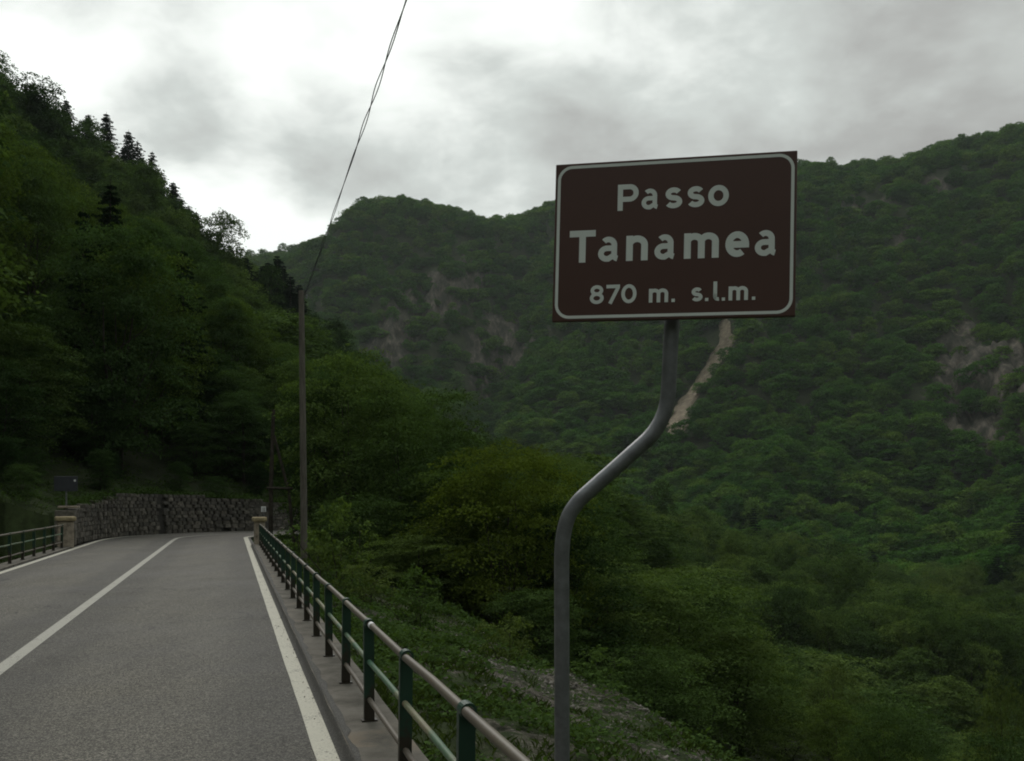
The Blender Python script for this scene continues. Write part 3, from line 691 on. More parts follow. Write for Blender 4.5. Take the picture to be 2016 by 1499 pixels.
def wire():
    root = thing('overhead_wire', (-6.75, 29.98, 8.2), 'twisted two strand black wire running overhead to the wooden pole', 'wire')
    a = Vector((-6.75, 29.98, 8.22)); e = Vector((4.0, -6.6, 8.0))
    for s_ in (0, 1):
        pts = []
        for k in range(181):
            t = k/180; c_ = a.lerp(e, t); c_.z -= 4*.22*t*(1-t)
            ph = t*2*math.pi*9.3+1.7*math.sin(t*13)+s_*math.pi; r_ = (.016+.011*math.sin(t*31+1))*min(1, t*12+.1)
            pts.append(Vector((math.cos(ph)*r_, 0, math.sin(ph)*r_))+c_-root.location)
        MB().tube(pts, .0078, 6).build('strand', M['cable'], root)
wire()
def back_sign():
    root = thing('road_sign', (-15.93, 33, 0), 'dark back of a road sign on a thin grey post behind the left pillar', 'sign')
    MB().tube([(0,0,-.9),(0,0,2.46)], .030, 12).build('post', M['galv'], root)
    pm = MB().box((-.41, -.060, 1.93), (.43, -.040, 2.46), None, .006).build('panel', M['grey'], root)
    MB().box((-.33, -.040, 2.3), (.35, -.03, 2.33)).build('bracket', M['grey'], root)
    MB().box((.30, -.0645, 2.27), (.37, -.0605, 2.34)).build('sticker', M['tape'], pm)
    b = MB(); b.box((-.03, -.0352, 2.05), (.03, -.031, 2.09)); b.build('clamp', M['galv'], root)
back_sign()
def marker():
    root = thing('distance_marker', (-9.68, 36, -.1), 'tiny white roadside marker plate standing just behind the near pillar', 'marker')
    MB().tube([(0,0,-.3),(0,0,1.2)], .02, 8).build('post', M['galv'], root)
    pl = MB().box((-.095, -.035, 1.24), (.095, -.022, 1.45), None, .004).build('plate', M['tape'], root)
    b = MB(); b.box((-.028, -.037, 1.25), (-.006, -.0355, 1.41)); b.box((.030, -.037, 1.25), (.052, -.0355, 1.41)); b.build('mark', M['dark'], pl)
marker()
# ---------------------------------------------------------------- vegetation
def unit(v): return v/np.maximum(np.linalg.norm(v, axis=-1, keepdims=True), 1e-9)
def leaf_quads(pos, nrm, size, g, aspect=.62):
    """one small pointed leaf face per position"""
    n = len(pos); t = unit(np.cross(nrm, unit(g.normal(size=(n, 3))))); b = np.cross(nrm, t); s = (size*g.uniform(.7, 1.3, n))[:, None]
    v = np.stack([pos-t*s*.5, pos+b*s*.5*aspect+nrm*s*.06, pos+t*s*.5, pos-b*s*.5*aspect+nrm*s*.06], 1).reshape(-1, 3)
    return v, np.arange(n*4).reshape(n, 4)
def crown_mesh(name, H, Rad, base, nlobe, nspray, nleaf, leaf, seed, mat, flat=.7, narrow=1.0, droop=.2, lobe_r=.36):
    g = np.random.default_rng(seed)
    tt = (np.arange(nlobe)+g.uniform(.2, .8, nlobe))/nlobe*.90+.03; an0 = np.arange(nlobe)*2.399+g.uniform(-.5, .5, nlobe)
    prof = (np.minimum(1, (tt+.12)/.42))**.7*np.sqrt(np.clip(1-((tt-.34)/.70)**2*(tt > .34), 0.02, 1))      # egg: widest a third of the way up
    if narrow != 1: prof = prof*(1-tt*(1-narrow))
    r_ = Rad*prof*g.uniform(.42, .88, nlobe)
    cen = np.stack([np.cos(an0)*r_, np.sin(an0)*r_, base+Rad*.12+tt*(H-base-Rad*.30)], 1); cen[-1, :2] *= .3; nl = len(cen)
    lr = Rad*lobe_r*g.uniform(.7, 1.25, nl)
    li = g.integers(0, nl, nspray); d = unit(g.normal(size=(nspray, 3))); d[:, 2] = np.where(d[:, 2] < -.25, -d[:, 2]*.6, d[:, 2]); d = unit(d)
    sp = cen[li]+d*lr[li][:, None]*np.array([1.1, 1.1, flat])*g.uniform(.45, 1.12, (nspray, 1))
    sn = unit(d*.55+np.array([0, 0, .9])+g.normal(size=(nspray, 3))*.22); st = g.normal(.48, .25, nspray)+(lr[li]/Rad-lobe_r)*.4
    k = np.repeat(np.arange(nspray), nleaf); m = len(k); srad = Rad*.17*g.uniform(.6, 1.4, nspray)
    a = unit(np.cross(sn, unit(g.normal(size=(nspray, 3))))); b = np.cross(sn, a)
    out = unit(np.stack([d[:, 0], d[:, 1], np.zeros(nspray)], 1)); 
    rr = np.sqrt(g.uniform(0, 1, m))*srad[k]; an = g.uniform(0, 2*np.pi, m)
    pos = sp[k]+a[k]*(rr*np.cos(an))[:, None]+b[k]*(rr*np.sin(an))[:, None]*.7+out[k]*(rr*.5)[:, None]
    pos[:, 2] -= droop*rr*rr/np.maximum(srad[k], 1e-6)
    pos += g.normal(size=pos.shape)*leaf*.3
    nr = unit(sn[k]+g.normal(size=(m, 3))*.45)
    v, q = leaf_quads(pos, nr, np.full(m, leaf), g)
    return np_mesh(name, v, q, mat, False, np.clip(st[k]+g.normal(0, .17, m), 0, 1)), cen
def trunk_mesh(name, H, Rad, cen, r0, seed, stems=1):
    g = random.Random(seed); b = MB()
    for s_ in range(stems):
        ox, oy = (0, 0) if stems == 1 else (g.uniform(-.35, .35), g.uniform(-.35, .35)); lx, ly = g.uniform(-.06, .06)*H+ox*2, g.uniform(-.06, .06)*H+oy*2
        b.tube([(ox, oy, -1.2), (ox+lx*.15, oy+ly*.15, H*.2), (ox+lx*.5+g.uniform(-.2,.2), oy+ly*.5+g.uniform(-.2,.2), H*.45), (ox+lx+g.uniform(-.3,.3), oy+ly, H*.72)], [r0, r0*.8, r0*.45, r0*.08], 7, False)
    for i, c_ in enumerate(cen[:26]):
        z0 = max(H*.12, min(H*.7, c_[2]-Rad*g.uniform(.5, 1.0))); a = Vector((0, 0, z0)); e = Vector(c_); m_ = a.lerp(e, .5)+Vector((0, 0, -.08*Rad)); b.tube([a, m_, e], [r0*.34, r0*.22, r0*.06], 5, False)
    return b.mesh(name, M['bark'])
def conifer_mesh(name, H, Rad, nl, leaf, seed, sparse=0.0):
    g = np.random.default_rng(seed); P = []; N_ = []; S_ = []; T = []; zz = H*.12; b = MB(); b.tube([(0,0,-1), (0,0,H*.5), (0,0,H)], [H*.016, H*.010, .02], 6, False)
    while zz < H*.985:
        f = (zz-H*.1)/(H*.9); rad = Rad*(1-f)**.68*g.uniform(.75, 1.12)+.12; nb = int(g.integers(5, 8))
        for k in range(nb):
            if g.random() < sparse: continue
            a = 2*np.pi*(k+g.uniform(-.3, .3))/nb+zz*1.7; L = rad*g.uniform(.65, 1.1); n = max(4, int(nl*L)); t = g.uniform(.08, 1, n)
            wv = (1-t)*.30*L+.08; side = g.normal(0, 1, n)*wv*.7; dr = -.10*L*t-.22*L*t*t+.16*L*t**3
            P.append(np.stack([np.cos(a)*t*L-np.sin(a)*side, np.sin(a)*t*L+np.cos(a)*side, zz+dr-np.abs(side)*.25+g.normal(0, .05, n)], 1))
            N_.append(unit(np.array([np.cos(a)*.35, np.sin(a)*.35, 1])+g.normal(size=(n, 3))*.4)); T.append(np.full(n, g.uniform(.25, .7)))
        zz += H*.032*g.uniform(.8, 1.2)
    P = np.vstack(P); N_ = np.vstack(N_); T = np.concatenate(T)
    v, q = leaf_quads(P, N_, np.full(len(P), leaf), g, .5)
    return np_mesh(name, v, q, M['needle'], False, T), b.mesh('trunk', M['bark'])

def species(H, Rad, base, nlobe, nspray, nleaf, leaf, seed, mat='leaf', r0=.11, stems=1, **k):
    me, cen = crown_mesh('crown', H, Rad, base, nlobe, nspray, nleaf, leaf, seed, M[mat], **k)
    return me, trunk_mesh('trunk', H, Rad, cen, r0, seed, stems), H
# close trees (fine leaves), hillside trees (coarser), far wood (coarser still); all with the same way of growing
CLOSE = [species(10, 3.6, .1, 34, 1500, 20, .135, 11, stems=3, flat=.55), species(10, 3.1, .1, 30, 1400, 20, .125, 12, stems=4, flat=.6, narrow=.6), species(10, 4.0, .1, 38, 1600, 20, .14, 13, stems=2, flat=.5)]
CLOSE_Y = [species(9, 3.6, .1, 36, 2000, 20, .125, 21, 'leaf_yellow', stems=3, flat=.42, droop=.35)]
CLOSE_P = [species(5, 2.4, .1, 20, 600, 18, .12, 22, 'leaf_pale', .08, 3)]
CLOSE_YB = [species(5, 2.5, .1, 20, 650, 18, .13, 23, 'leaf_yellow', .08, 3)]
SHRUB = [species(1.6, .9, .02, 12, 130, 14, .085, 31, 'leaf', .02, 3, flat=.7), species(1.4, 1.0, .02, 12, 130, 14, .08, 32, 'leaf_pale', .02, 3, flat=.7)]
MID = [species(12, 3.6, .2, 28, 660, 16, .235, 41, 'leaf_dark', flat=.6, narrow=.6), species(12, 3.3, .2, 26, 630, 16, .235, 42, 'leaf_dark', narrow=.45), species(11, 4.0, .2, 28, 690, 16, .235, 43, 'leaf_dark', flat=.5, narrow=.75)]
MID_V = [species(11, 3.9, .2, 26, 630, 16, .235, 46, flat=.6), species(12, 3.5, .2, 26, 630, 16, .235, 47, narrow=.6), species(10, 4.3, .2, 28, 690, 16, .235, 48, flat=.5)]
MID_Y = [species(10.5, 3.8, .2, 26, 630, 16, .235, 45, 'leaf_olive', flat=.55)]
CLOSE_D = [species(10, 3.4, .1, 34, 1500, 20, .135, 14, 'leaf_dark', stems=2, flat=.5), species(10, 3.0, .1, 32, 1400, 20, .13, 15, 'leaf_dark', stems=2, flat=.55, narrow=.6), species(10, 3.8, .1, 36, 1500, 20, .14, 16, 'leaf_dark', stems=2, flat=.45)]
CLOSE_O = [species(10, 3.6, .1, 34, 1500, 20, .135, 24, 'leaf_olive', stems=2, flat=.5)]
CONE = [(*conifer_mesh('crown', 17, 4.1, 34, .36, 51), 17), (*conifer_mesh('crown', 14, 3.6, 34, .36, 52, .12), 14), (*conifer_mesh('crown', 15, 3.4, 24, .34, 53, .3), 15)]
FAR = [species(9.5, 4.6, .3, 18, 420, 8, .58, 61, 'leaf_far', flat=.75), species(10, 4.3, .3, 18, 400, 8, .56, 62, 'leaf_far', narrow=.8), species(8.8, 5.0, .3, 20, 440, 8, .6, 63, 'leaf_far', flat=.65)]

def plant(kind, sp, x, y, height_, width_, label, cat, group=None, z=None, rz=None):
    if z is None: z = float(height(x, y)[0])
    root = thing(kind, (x, y, z-.05), label, cat, group, random.uniform(0, 6.28) if rz is None else rz)
    s_ = height_/sp[2]; root.scale = (width_, width_, s_) if width_ > 0 else (s_, s_, s_)
    obj('crown' if 'tree' in kind or 'spruce' in kind else 'foliage', sp[0], root); obj('trunk' if 'tree' in kind or 'spruce' in kind else 'stem', sp[1], root)
    return root
# --- trees beyond the railing, each where it stands
def named(kind, sp, x, y, top, w, label, cat='tree', group='trees beyond the railing', rz=None):
    z = float(height(x, y)[0]); return plant(kind, sp, x, y, top-z, w, label, cat, group, z, rz)
named('broadleaf_tree', CLOSE[0], -7.4, 43.0, 9.4, .95, 'tallest leafy tree beside the wooden pole, round topped and dark green')
named('broadleaf_tree', CLOSE[1], -9.3, 45.5, 8.6, .80, 'leafy tree behind the wooden pole, left of the tallest one')
named('broadleaf_tree', CLOSE[2], -4.6, 41.0, 7.6, .85, 'broad leafy tree just right of the tallest one beyond the railing')
named('broadleaf_tree', CLOSE[0], -2.9, 39.0, 5.0, .78, 'lower leafy tree between the broad tree and the yellowish one', rz=2.0)
named('broadleaf_tree', CLOSE_Y[0], -.3, 34.0, 4.6, .84, 'yellow green tree with layered branches left of the sign pole')
named('broadleaf_tree', CLOSE_O[0], -2.0, 37.0, 3.6, .85, 'olive green tree half behind the yellow green one', rz=2.4)
named('broadleaf_tree', CLOSE[0], .8, 42.0, 3.0, 1.0, 'leafy green tree filling the gap behind the yellow green tree', rz=.9)
named('broadleaf_tree', CLOSE[1], 4.3, 46.0, .4, 1.0, 'green tree behind the bend of the sign pole', rz=3.3)
named('broadleaf_tree', CLOSE[2], -5.6, 49.0, 6.3, .9, 'leafy tree glimpsed behind the broad one beyond the railing', rz=1.3)
named('broadleaf_tree', CLOSE[1], 9.8, 48.0, -1.9, 1.0, 'green tree behind the rounded tree in the hollow', rz=3.9)
named('broadleaf_tree', CLOSE[1], 2.0, 34.5, 2.4, .95, 'green tree behind the lower part of the bent sign pole', rz=1.0)
named('broadleaf_tree', CLOSE[2], 7.2, 40.0, -.7, 1.05, 'rounded green tree in the hollow just right of the sign pole')
named('broadleaf_tree', CLOSE[0], 4.6, 38.0, -.6, .9, 'half hidden green tree touching the right side of the sign pole', rz=4.0)
named('broadleaf_tree', CLOSE[1], 10.2, 42.0, -3.4, .95, 'low green tree right of the rounded tree in the hollow', rz=5.0)
named('broadleaf_tree', CLOSE[2], -5.8, 36.5, 2.2, .62, 'short dark tree at the foot of the tallest tree beyond the railing', rz=3.0)
named('broadleaf_tree', CLOSE[0], -3.3, 33.5, .6, .60, 'short dark tree at the foot of the yellow green tree', rz=5.1)
named('broadleaf_tree', CLOSE[1], .6, 29.5, -.9, .60, 'small dark tree low in front of the yellow green tree', rz=.4)
named('broadleaf_tree', CLOSE[2], 4.4, 31.0, -2.9, .62, 'small dark tree low behind the sign pole foot', rz=2.6)
named('shrub', CLOSE_YB[0], 17.2, 60.0, -9.0, .78, 'yellow green bush low in the valley, the yellowest one there', 'bush', 'bushes in the valley')
named('shrub', CLOSE_P[0], 21.4, 61.5, -8.9, .88, 'pale green bush right beside the yellow green bush in the valley', 'bush', 'bushes in the valley')
named('shrub', CLOSE_P[0], 21.3, 40.0, -5.2, .55, 'pale bush at the right edge of the view low in the valley', 'bush', 'bushes in the valley', 1.0)
named('shrub', CLOSE_YB[0], 24.4, 61.0, -13.4, .8, 'yellowish bush below the pale one in the valley', 'bush', 'bushes in the valley', 2.2)
named('shrub', CLOSE_P[0], 15.0, 50.0, -10.5, .8, 'pale bush low in the valley left of the yellow green bush', 'bush', 'bushes in the valley', 3.2)
# saplings on the bank below the railing
for (x, y, h_, w, k, lab) in [(-5.0, 27.0, 2.7, 1.1, 0, 'leafy sapling rising just beyond the railing right of the wooden pole'), (-2.2, 21.0, 1.5, .75, 0, 'small leafy sapling on the bank below the trees'),
        (-.05, 17.8, 1.15, .6, 1, 'light green sapling on the brow of the bank near the stony patch'), (-3.9, 24.5, 1.3, .9, 1, 'low pale shrub on the bank between two saplings'), (-6.0, 29.2, 1.3, .9, 1, 'low shrub at the foot of the wooden pole'),
        (1.6, 17.0, .8, .6, 0, 'tiny shrub on the brow of the bank left of the sign pole'), (-7.6, 33, 1.6, 1.2, 0, 'low shrub left of the wooden pole behind the railing')]:
    plant('sapling', SHRUB[k], x, y, h_, w, lab, 'sapling', 'saplings on the bank')
# --- dark bushes crowding the slope above the wall
def wall_bushes():
    g = np.random.default_rng(77)
    for L in np.arange(78, 116, 2.6):
        for t in np.arange(-5.2, -18, -2.9):
            p_ = road_point(L+g.uniform(-1, 1), t+g.uniform(-1, 1)); x, y = float(p_[0]), float(p_[1])
            if L > 104 and t > -7: continue
            hh = float(g.uniform(1.3, 2.4) if t > -6 else g.uniform(3.5, 7.0))
            plant('hillside_bush', CLOSE_D[int(g.integers(0, 3))], x, y, hh, hh*.105*float(g.uniform(.9, 1.2)), 'dark leafy bush on the slope directly above the stone wall' if t > -6 else 'young leafy tree on the slope behind the stone wall', 'bush', 'bushes directly above the stone wall' if t > -6 else 'young trees behind the stone wall')
wall_bushes()
# --- spruces along the skyline of the left slope
SPRUCE = [(-110,228,17,0,1.2),(-101,220,15,1,1.2),(-97.5,222,19,0,1.25),(-95,226,14,1,1.2),(-93,224,18.5,0,1.25),(-91,227,15,1,1.3),(-90,222,17,2,1.5),(-88,226,18,1,1.3),(-86.5,223,15,0,1.2),(-85,224,17,2,1.5),(-83.5,228,15,1,1.3),(-82.5,225,17,0,1.2),(-81,226,14,1,1.2),(-79,226,14,2,1.4),
          (-77,225,14,0,1.1),(-74.5,228,12,1,1.2),(-72.5,228,15,0,1.1),(-70.5,226,11,1,1.2),(-69,226,14,2,1.4),(-67,226,13,2,1.4)]
SPUR = [(-57,197,505,0),(-53.5,198,522,1),(-51.8,196,514,0),(-50,197,499,0),(-48.5,196,520,1),(-47,196,540,0),(-45.5,197,556,0),(-44.4,196,586,1),(-42.6,195,618,0),(-50.2,190,565,1),(-48,188,590,0),(-45.6,187,612,1),(-53,190,560,0),(-55.5,189,550,1),(-43.5,186,640,0),(-51.5,184,604,1)]
skyline = ['dark spruce standing out against the sky on the crest of the left slope', 'dark spruce in the clump low on the spur above the wooden pole']
for i, (x, y, h_, k, w) in enumerate(SPRUCE): plant('spruce_tree', CONE[k], x, y, h_*(.85 if i > 7 else 1), w, skyline[0], 'tree', 'spruces on the crest of the left slope')
for (x, y, py, k) in SPUR:
    z = float(height(x, y)[0]); top = 1.7+(980-py)/1818*y
    if top-z > 4: plant('spruce_tree', CONE[k], x, y, top-z, 1.15, skyline[1], 'tree', 'spruces on the spur above the wooden pole', z)
for (x, y, h_, lab) in [(-70.5, 214, 8, 'sparse small tree alone against the bright sky low on the crest'), (-66.5, 213, 6, 'sparse tree just right of the lone one on the low crest'), (-62, 220, 7, 'tiny tree where the left slope meets the far mountain')]:
    plant('sparse_tree', CONE[2], x, y, h_, .8, lab, 'tree', 'small trees on the low crest')
# --- the woods: nearest trees one by one, the rest as one mass
def wood_points():
    g = np.random.default_rng(3); out = []
    for (r0, r1, sp) in ((14, 210, 5.0), (210, 480, 6.8), (480, 1120, 8.4)):
        n = int(2*r1/sp)+2; gx, gy = np.meshgrid(np.arange(n)*sp-r1, np.arange(n)*sp-10); x = (gx+g.uniform(-.45, .45, gx.shape)*sp).ravel(); y = (gy+g.uniform(-.45, .45, gy.shape)*sp).ravel()
        r_ = np.hypot(x, y); az = np.degrees(np.arctan2(x, y)); m = (r_ >= r0) & (r_ < r1) & (np.abs(az) < 37)
        out.append(np.stack([x[m], y[m]], 1))
    p = np.vstack(out); x, y = p[:, 0].copy(), p[:, 1].copy(); r_ = np.hypot(x, y)
    keep = np.ones(len(x), bool); m = r_ < 215; L = np.full(len(x), 200.0); t = np.full(len(x), 99.0)
    L[m], t[m] = road_coords(x[m], y[m])
    keep &= ~((t > -6.3) & (t < 5.5)) & ~((L < 72) & (t > 0) & (t < 12.5)) & ~((L < 77) & (t < 0) & (t > -7.5)) & ~((L >= 77) & (L < 104) & (t < 0) & (t > -5.6))
    keep &= ~((np.hypot(x-18, y-58) < 7)) & ~((x > -12) & (x < 13) & (y < 47) & (t > 0))
    rk = rock_at(x, y); g2 = np.random.default_rng(5); keep &= ~(rk+1.0*fbm(x/8.0, y/8.0, 33, 2)+g2.normal(0, .22, len(x)) > .80)
    keep &= ~((x > -60) & (x < -41) & (y > 181) & (y < 200))
    keep &= scree_dist(x, y)+.45*fbm(x/5.0, y/5.0, 35, 2) > .95
    return x[keep], y[keep], t[keep]
SCREE = [ (130.2,569.1,3),(129.3,559.5,4),(127.9,550.8,6),(121.1,547.5,7.5),(114.5,542.2,8.5),(108.3,540.9,9.5),(101.4,535.7,9.5),(95.4,522.3,8),(90.8,504.9,6),(84.8,494,4) ]
def scree_dist(x, y):
    d = np.full(len(x), 9.0)
    for (a, b) in zip(SCREE[:-1], SCREE[1:]):
        ax, ay, aw = a; bx, by, bw = b; t = np.clip(((x-ax)*(bx-ax)+(y-ay)*(by-ay))/((bx-ax)**2+(by-ay)**2), 0, 1)
        d = np.minimum(d, np.hypot(x-ax-t*(bx-ax), y-ay-t*(by-ay))/(aw+(bw-aw)*t+1.0))
    return d
def build_scree():
    v = []; f = []; pts = []
    for i in range(len(SCREE)-1):
        for k in range(5):
            t = k/5; pts.append([SCREE[i][j]+(SCREE[i+1][j]-SCREE[i][j])*t for j in range(3)])
    pts.append(list(SCREE[-1])); P = np.array(pts); d = np.gradient(P[:, :2], axis=0); d = unit(d); nn = np.stack([d[:, 1], -d[:, 0]], 1); nc = 9; vs = []
    for i in range(len(P)):
        wl = P[i, 2]*(1+.55*float(fbm(np.array([i*.6]), np.array([1.0]), 71, 3)[0])); wr = P[i, 2]*(1+.55*float(fbm(np.array([i*.6]), np.array([7.0]), 72, 3)[0]))
        for k in range(nc):
            q = -1+2*k/(nc-1); w_ = wl if q < 0 else wr; vs.append(P[i, :2]+nn[i]*q*w_)
    vs = np.array(vs); zz = height(vs[:, 0], vs[:, 1])+rock_at(vs[:, 0], vs[:, 1])*3+1.3+.7*fbm(vs[:, 0]/3.0, vs[:, 1]/3.0, 73, 3)
    q = np.tile(np.concatenate([[-2.6], np.zeros(nc-2), [-2.6]]), len(P)); zz = zz+q
    i = np.arange(len(P)-1)[:, None]*nc; j = np.arange(nc-1)[None]; quads = np.stack([i+j, i+j+1, i+nc+j+1, i+nc+j], -1).reshape(-1, 4)
    obj('scree_slope', np_mesh('scree_slope', np.column_stack([vs, zz]), quads, M['scree'], False), kind='structure')
build_scree()
LOW_X = [-0.5875, -0.5545, -0.5325, -0.5105, -0.4719, -0.4444, -0.4114, -0.3729, -0.3454, -0.3234, -0.3069, -0.2904, -0.2684, -0.2464, -0.2244, -0.1969, -0.1694, -0.1364, -0.0814, -0.0594, 0.0506, 0.0946, 0.1221, 0.1606, 0.2431, 0.3036, 0.3806, 0.5545]
LOW_Z = [0.4895, 0.462, 0.4444, 0.4263, 0.4004, 0.3823, 0.3493, 0.3135, 0.2805, 0.2558, 0.2365, 0.2173, 0.198, 0.1788, 0.165, 0.1595, 0.1733, 0.1485, 0.1045, 0.077, 0.055, 0.011, -0.0275, -0.0605, -0.099, -0.1678, -0.176, -0.1705]
def build_woods():
    x, y, t = wood_points(); z = height(x, y); r_ = np.hypot(x, y); g = np.random.default_rng(17)
    n = len(x); spn = fbm(x/60.0, y/60.0, 41, 3)+g.normal(0, .25, n)
    valley = (r_ < 130) & (t > 0) & (x > 5)
    hgt = np.where(r_ < 210, g.normal(11.5, 2.4, n), g.normal(9.8, 1.5, n)); hgt = np.where(valley, g.normal(5.8, .9, n), hgt)
    hgt = np.where((t > 0) & (r_ < 130) & ~valley, g.normal(8.5, 1, n), hgt)
    hgt = np.where((r_ > 190) & (r_ < 270) & (x < -50) & (x > -78), hgt*.70, hgt)
    hgt = np.where((x < -98) & (r_ > 150) & (r_ < 330), hgt*.55, hgt)
    hgt = np.where((x < -56) & (x > -112) & (r_ > 205) & (r_ < 300), hgt*.62, hgt)
    # younger, lower growth near the road, on the spur and in the valley: heights keep below these sight lines
    tanx = x/np.maximum(y, 1); lim = np.interp(tanx, LOW_X, LOW_Z)*np.maximum(y, 1)+1.7-z
    hgt = np.where(r_ < np.where(tanx > .12, 112, np.where(tanx > -.322, 183, 300)), np.minimum(hgt, lim*g.uniform(.88, 1, n)), hgt)
    ok = hgt > 2.2; x, y, z, t, r_, hgt, spn, valley = x[ok], y[ok], z[ok], t[ok], r_[ok], np.clip(hgt[ok], 2.2, 16), spn[ok], valley[ok]; n = len(x)
    # what the picture can show of each: its size over its distance, if no ground hides it
    inview = (np.abs(x/np.maximum(y, 1)) < .60)
    vis = np.zeros(n, bool); cand = np.where(inview & (r_ < 215))[0]
    for i in cand:
        s_ = np.linspace(.15, .97, 24); hz = height(x[i]*s_, y[i]*s_); line = 1.7+(z[i]+hgt[i]*.9-1.7)*s_; vis[i] = np.all(hz < line+.3)
    score = np.where(vis, hgt/r_, 0); order = np.argsort(-score); solo = [i for i in order[:270] if score[i] > 0]
    labs = {'slope': ('leafy green tree in the dense wood %s', 'green trees %s'), 'yellow': ('yellowish green tree in the dense wood %s', 'yellowish trees %s'),
            'valley': ('small green tree of the thicket %s', 'small green trees %s'), 'valley_y': ('small yellowish tree of the thicket %s', 'small yellowish trees %s'),
            'cone': ('dark spruce standing among leafy trees %s', 'spruces %s'), 'vcone': ('dark little spruce among the bushes %s', 'little spruces %s')}
    for i in solo:
        left = t[i] < 0 or x[i] < -14
        where = ('low in the valley nearest the road' if r_[i] < 78 else 'on the valley floor' if r_[i] < 130 else 'where the valley meets the far slope') if not left else 'just above the stone wall' if np.hypot(x[i]+20, y[i]-50) < 22 else 'at the foot of the left slope before the bend' if y[i] < 62 else ('halfway up the left slope above the far railing' if x[i]/y[i] < -.44 else 'halfway up the left slope above the stone wall') if z[i] < 38 else 'high on the left slope below its crest'
        u_ = g.random(); w = float(g.uniform(.62, 1.02))
        if u_ < (.07 if left else 0): sp, key = CONE[int(g.integers(0, 2))], 'cone' if left else 'vcone'
        elif spn[i] > .46: sp, key = (CLOSE_O if r_[i] < 120 else MID_Y)[0], 'yellow' if left else 'valley_y'
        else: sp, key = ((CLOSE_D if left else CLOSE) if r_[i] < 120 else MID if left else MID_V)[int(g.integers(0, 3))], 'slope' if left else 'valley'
        plant('spruce_tree' if 'cone' in key else 'broadleaf_tree', sp, float(x[i]), float(y[i]), float(hgt[i]), w*(float(hgt[i])/10.5)**.5 if 'cone' not in key else .7, labs[key][0] % where, 'tree', labs[key][1] % where, float(z[i]))
    m = np.ones(n, bool); m[solo] = False; x, y, z, hgt, r_, spn = x[m], y[m], z[m], hgt[m], r_[m], spn[m]; n = len(x)
    cones = fbm(x/80.0, y/80.0, 55, 3) > .30
    pick = np.where(r_ < 290, np.where(x < -18, 3, 6)+g.integers(0, 3, n), g.integers(0, 3, n)); pick = np.where(cones & (g.random(n) < .04) & (r_ < 450), 9, pick)
    me = bpy.data.meshes.new('far_wood'); me.vertices.add(n); me.vertices.foreach_set('co', np.column_stack([x, y, z-.3]).astype(np.float32).ravel())
    ww = np.clip(g.lognormal(.02, .30, n), .55, 1.9)*np.where(r_ > 480, 1.12, 1.0)
    def at(nm, ty, arr, key='value'):
        a = me.attributes.new(nm, ty, 'POINT'); a.data.foreach_set(key, arr)
    at('pick', 'INT', pick.astype(np.int32)); at('turn', 'FLOAT_VECTOR', np.column_stack([g.normal(0, .05, n), g.normal(0, .05, n), g.uniform(0, 6.28, n)]).astype(np.float32).ravel(), 'vector')
    hz = hgt/10.0*np.clip(ww, .75, 1.25); at('size', 'FLOAT_VECTOR', np.column_stack([ww, ww, hz]).astype(np.float32).ravel(), 'vector')
    o = obj('far_wood', me, kind='stuff'); o['label'] = 'unbroken green wood covering the far mountains and upper slopes'
    ng = bpy.data.node_groups.new('far_wood', 'GeometryNodeTree'); ng.interface.new_socket('Geometry', in_out='INPUT', socket_type='NodeSocketGeometry'); ng.interface.new_socket('Geometry', in_out='OUTPUT', socket_type='NodeSocketGeometry')
    N = ng.nodes; gi = N.new('NodeGroupInput'); go = N.new('NodeGroupOutput'); jn = N.new('GeometryNodeJoinGeometry')
    def named_attr(nm, ty):
        q = N.new('GeometryNodeInputNamedAttribute'); q.data_type = ty; q.inputs[0].default_value = nm; return q.outputs['Attribute']
    pk, tn, sz = named_attr('pick', 'INT'), named_attr('turn', 'FLOAT_VECTOR'), named_attr('size', 'FLOAT_VECTOR')
    # the crowns it repeats are those of trees that stand in the scene
    MIDSRC = [s_ for s_ in MID if any(q.type == 'MESH' and q.data == s_[0] for q in bpy.data.objects)]; MIDSRC = (MIDSRC*3)[:3]
    MIDVSRC = [s_ for s_ in MID_V if any(q.type == 'MESH' and q.data == s_[0] for q in bpy.data.objects)]; MIDVSRC = (MIDVSRC*3)[:3]
    first = FAR_SOURCES+[next(q for q in bpy.data.objects if q.type == 'MESH' and q.data == s_[0]) for s_ in MIDSRC+MIDVSRC]+[next(q for q in bpy.data.objects if q.type == 'MESH' and q.data == CONE[0][0])]
    for k, src in enumerate(first):
        oi = N.new('GeometryNodeObjectInfo'); oi.transform_space = 'ORIGINAL'; oi.inputs['Object'].default_value = src; oi.inputs['As Instance'].default_value = True
        cmp_ = N.new('FunctionNodeCompare'); cmp_.data_type = 'INT'; cmp_.operation = 'EQUAL'; ng.links.new(pk, cmp_.inputs[2]); cmp_.inputs[3].default_value = k
        iop = N.new('GeometryNodeInstanceOnPoints'); ng.links.new(gi.outputs[0], iop.inputs['Points']); ng.links.new(cmp_.outputs[0], iop.inputs['Selection']); ng.links.new(oi.outputs['Geometry'], iop.inputs['Instance'])
        ng.links.new(tn, iop.inputs['Rotation']); ng.links.new(sz, iop.inputs['Scale']); ng.links.new(iop.outputs[0], jn.inputs[0])
    ng.links.new(jn.outputs[0], go.inputs[0]); md = o.modifiers.new('wood', 'NODES'); md.node_group = ng
    print('far wood points', n, 'single trees', len(solo))
FAR_SOURCES = []
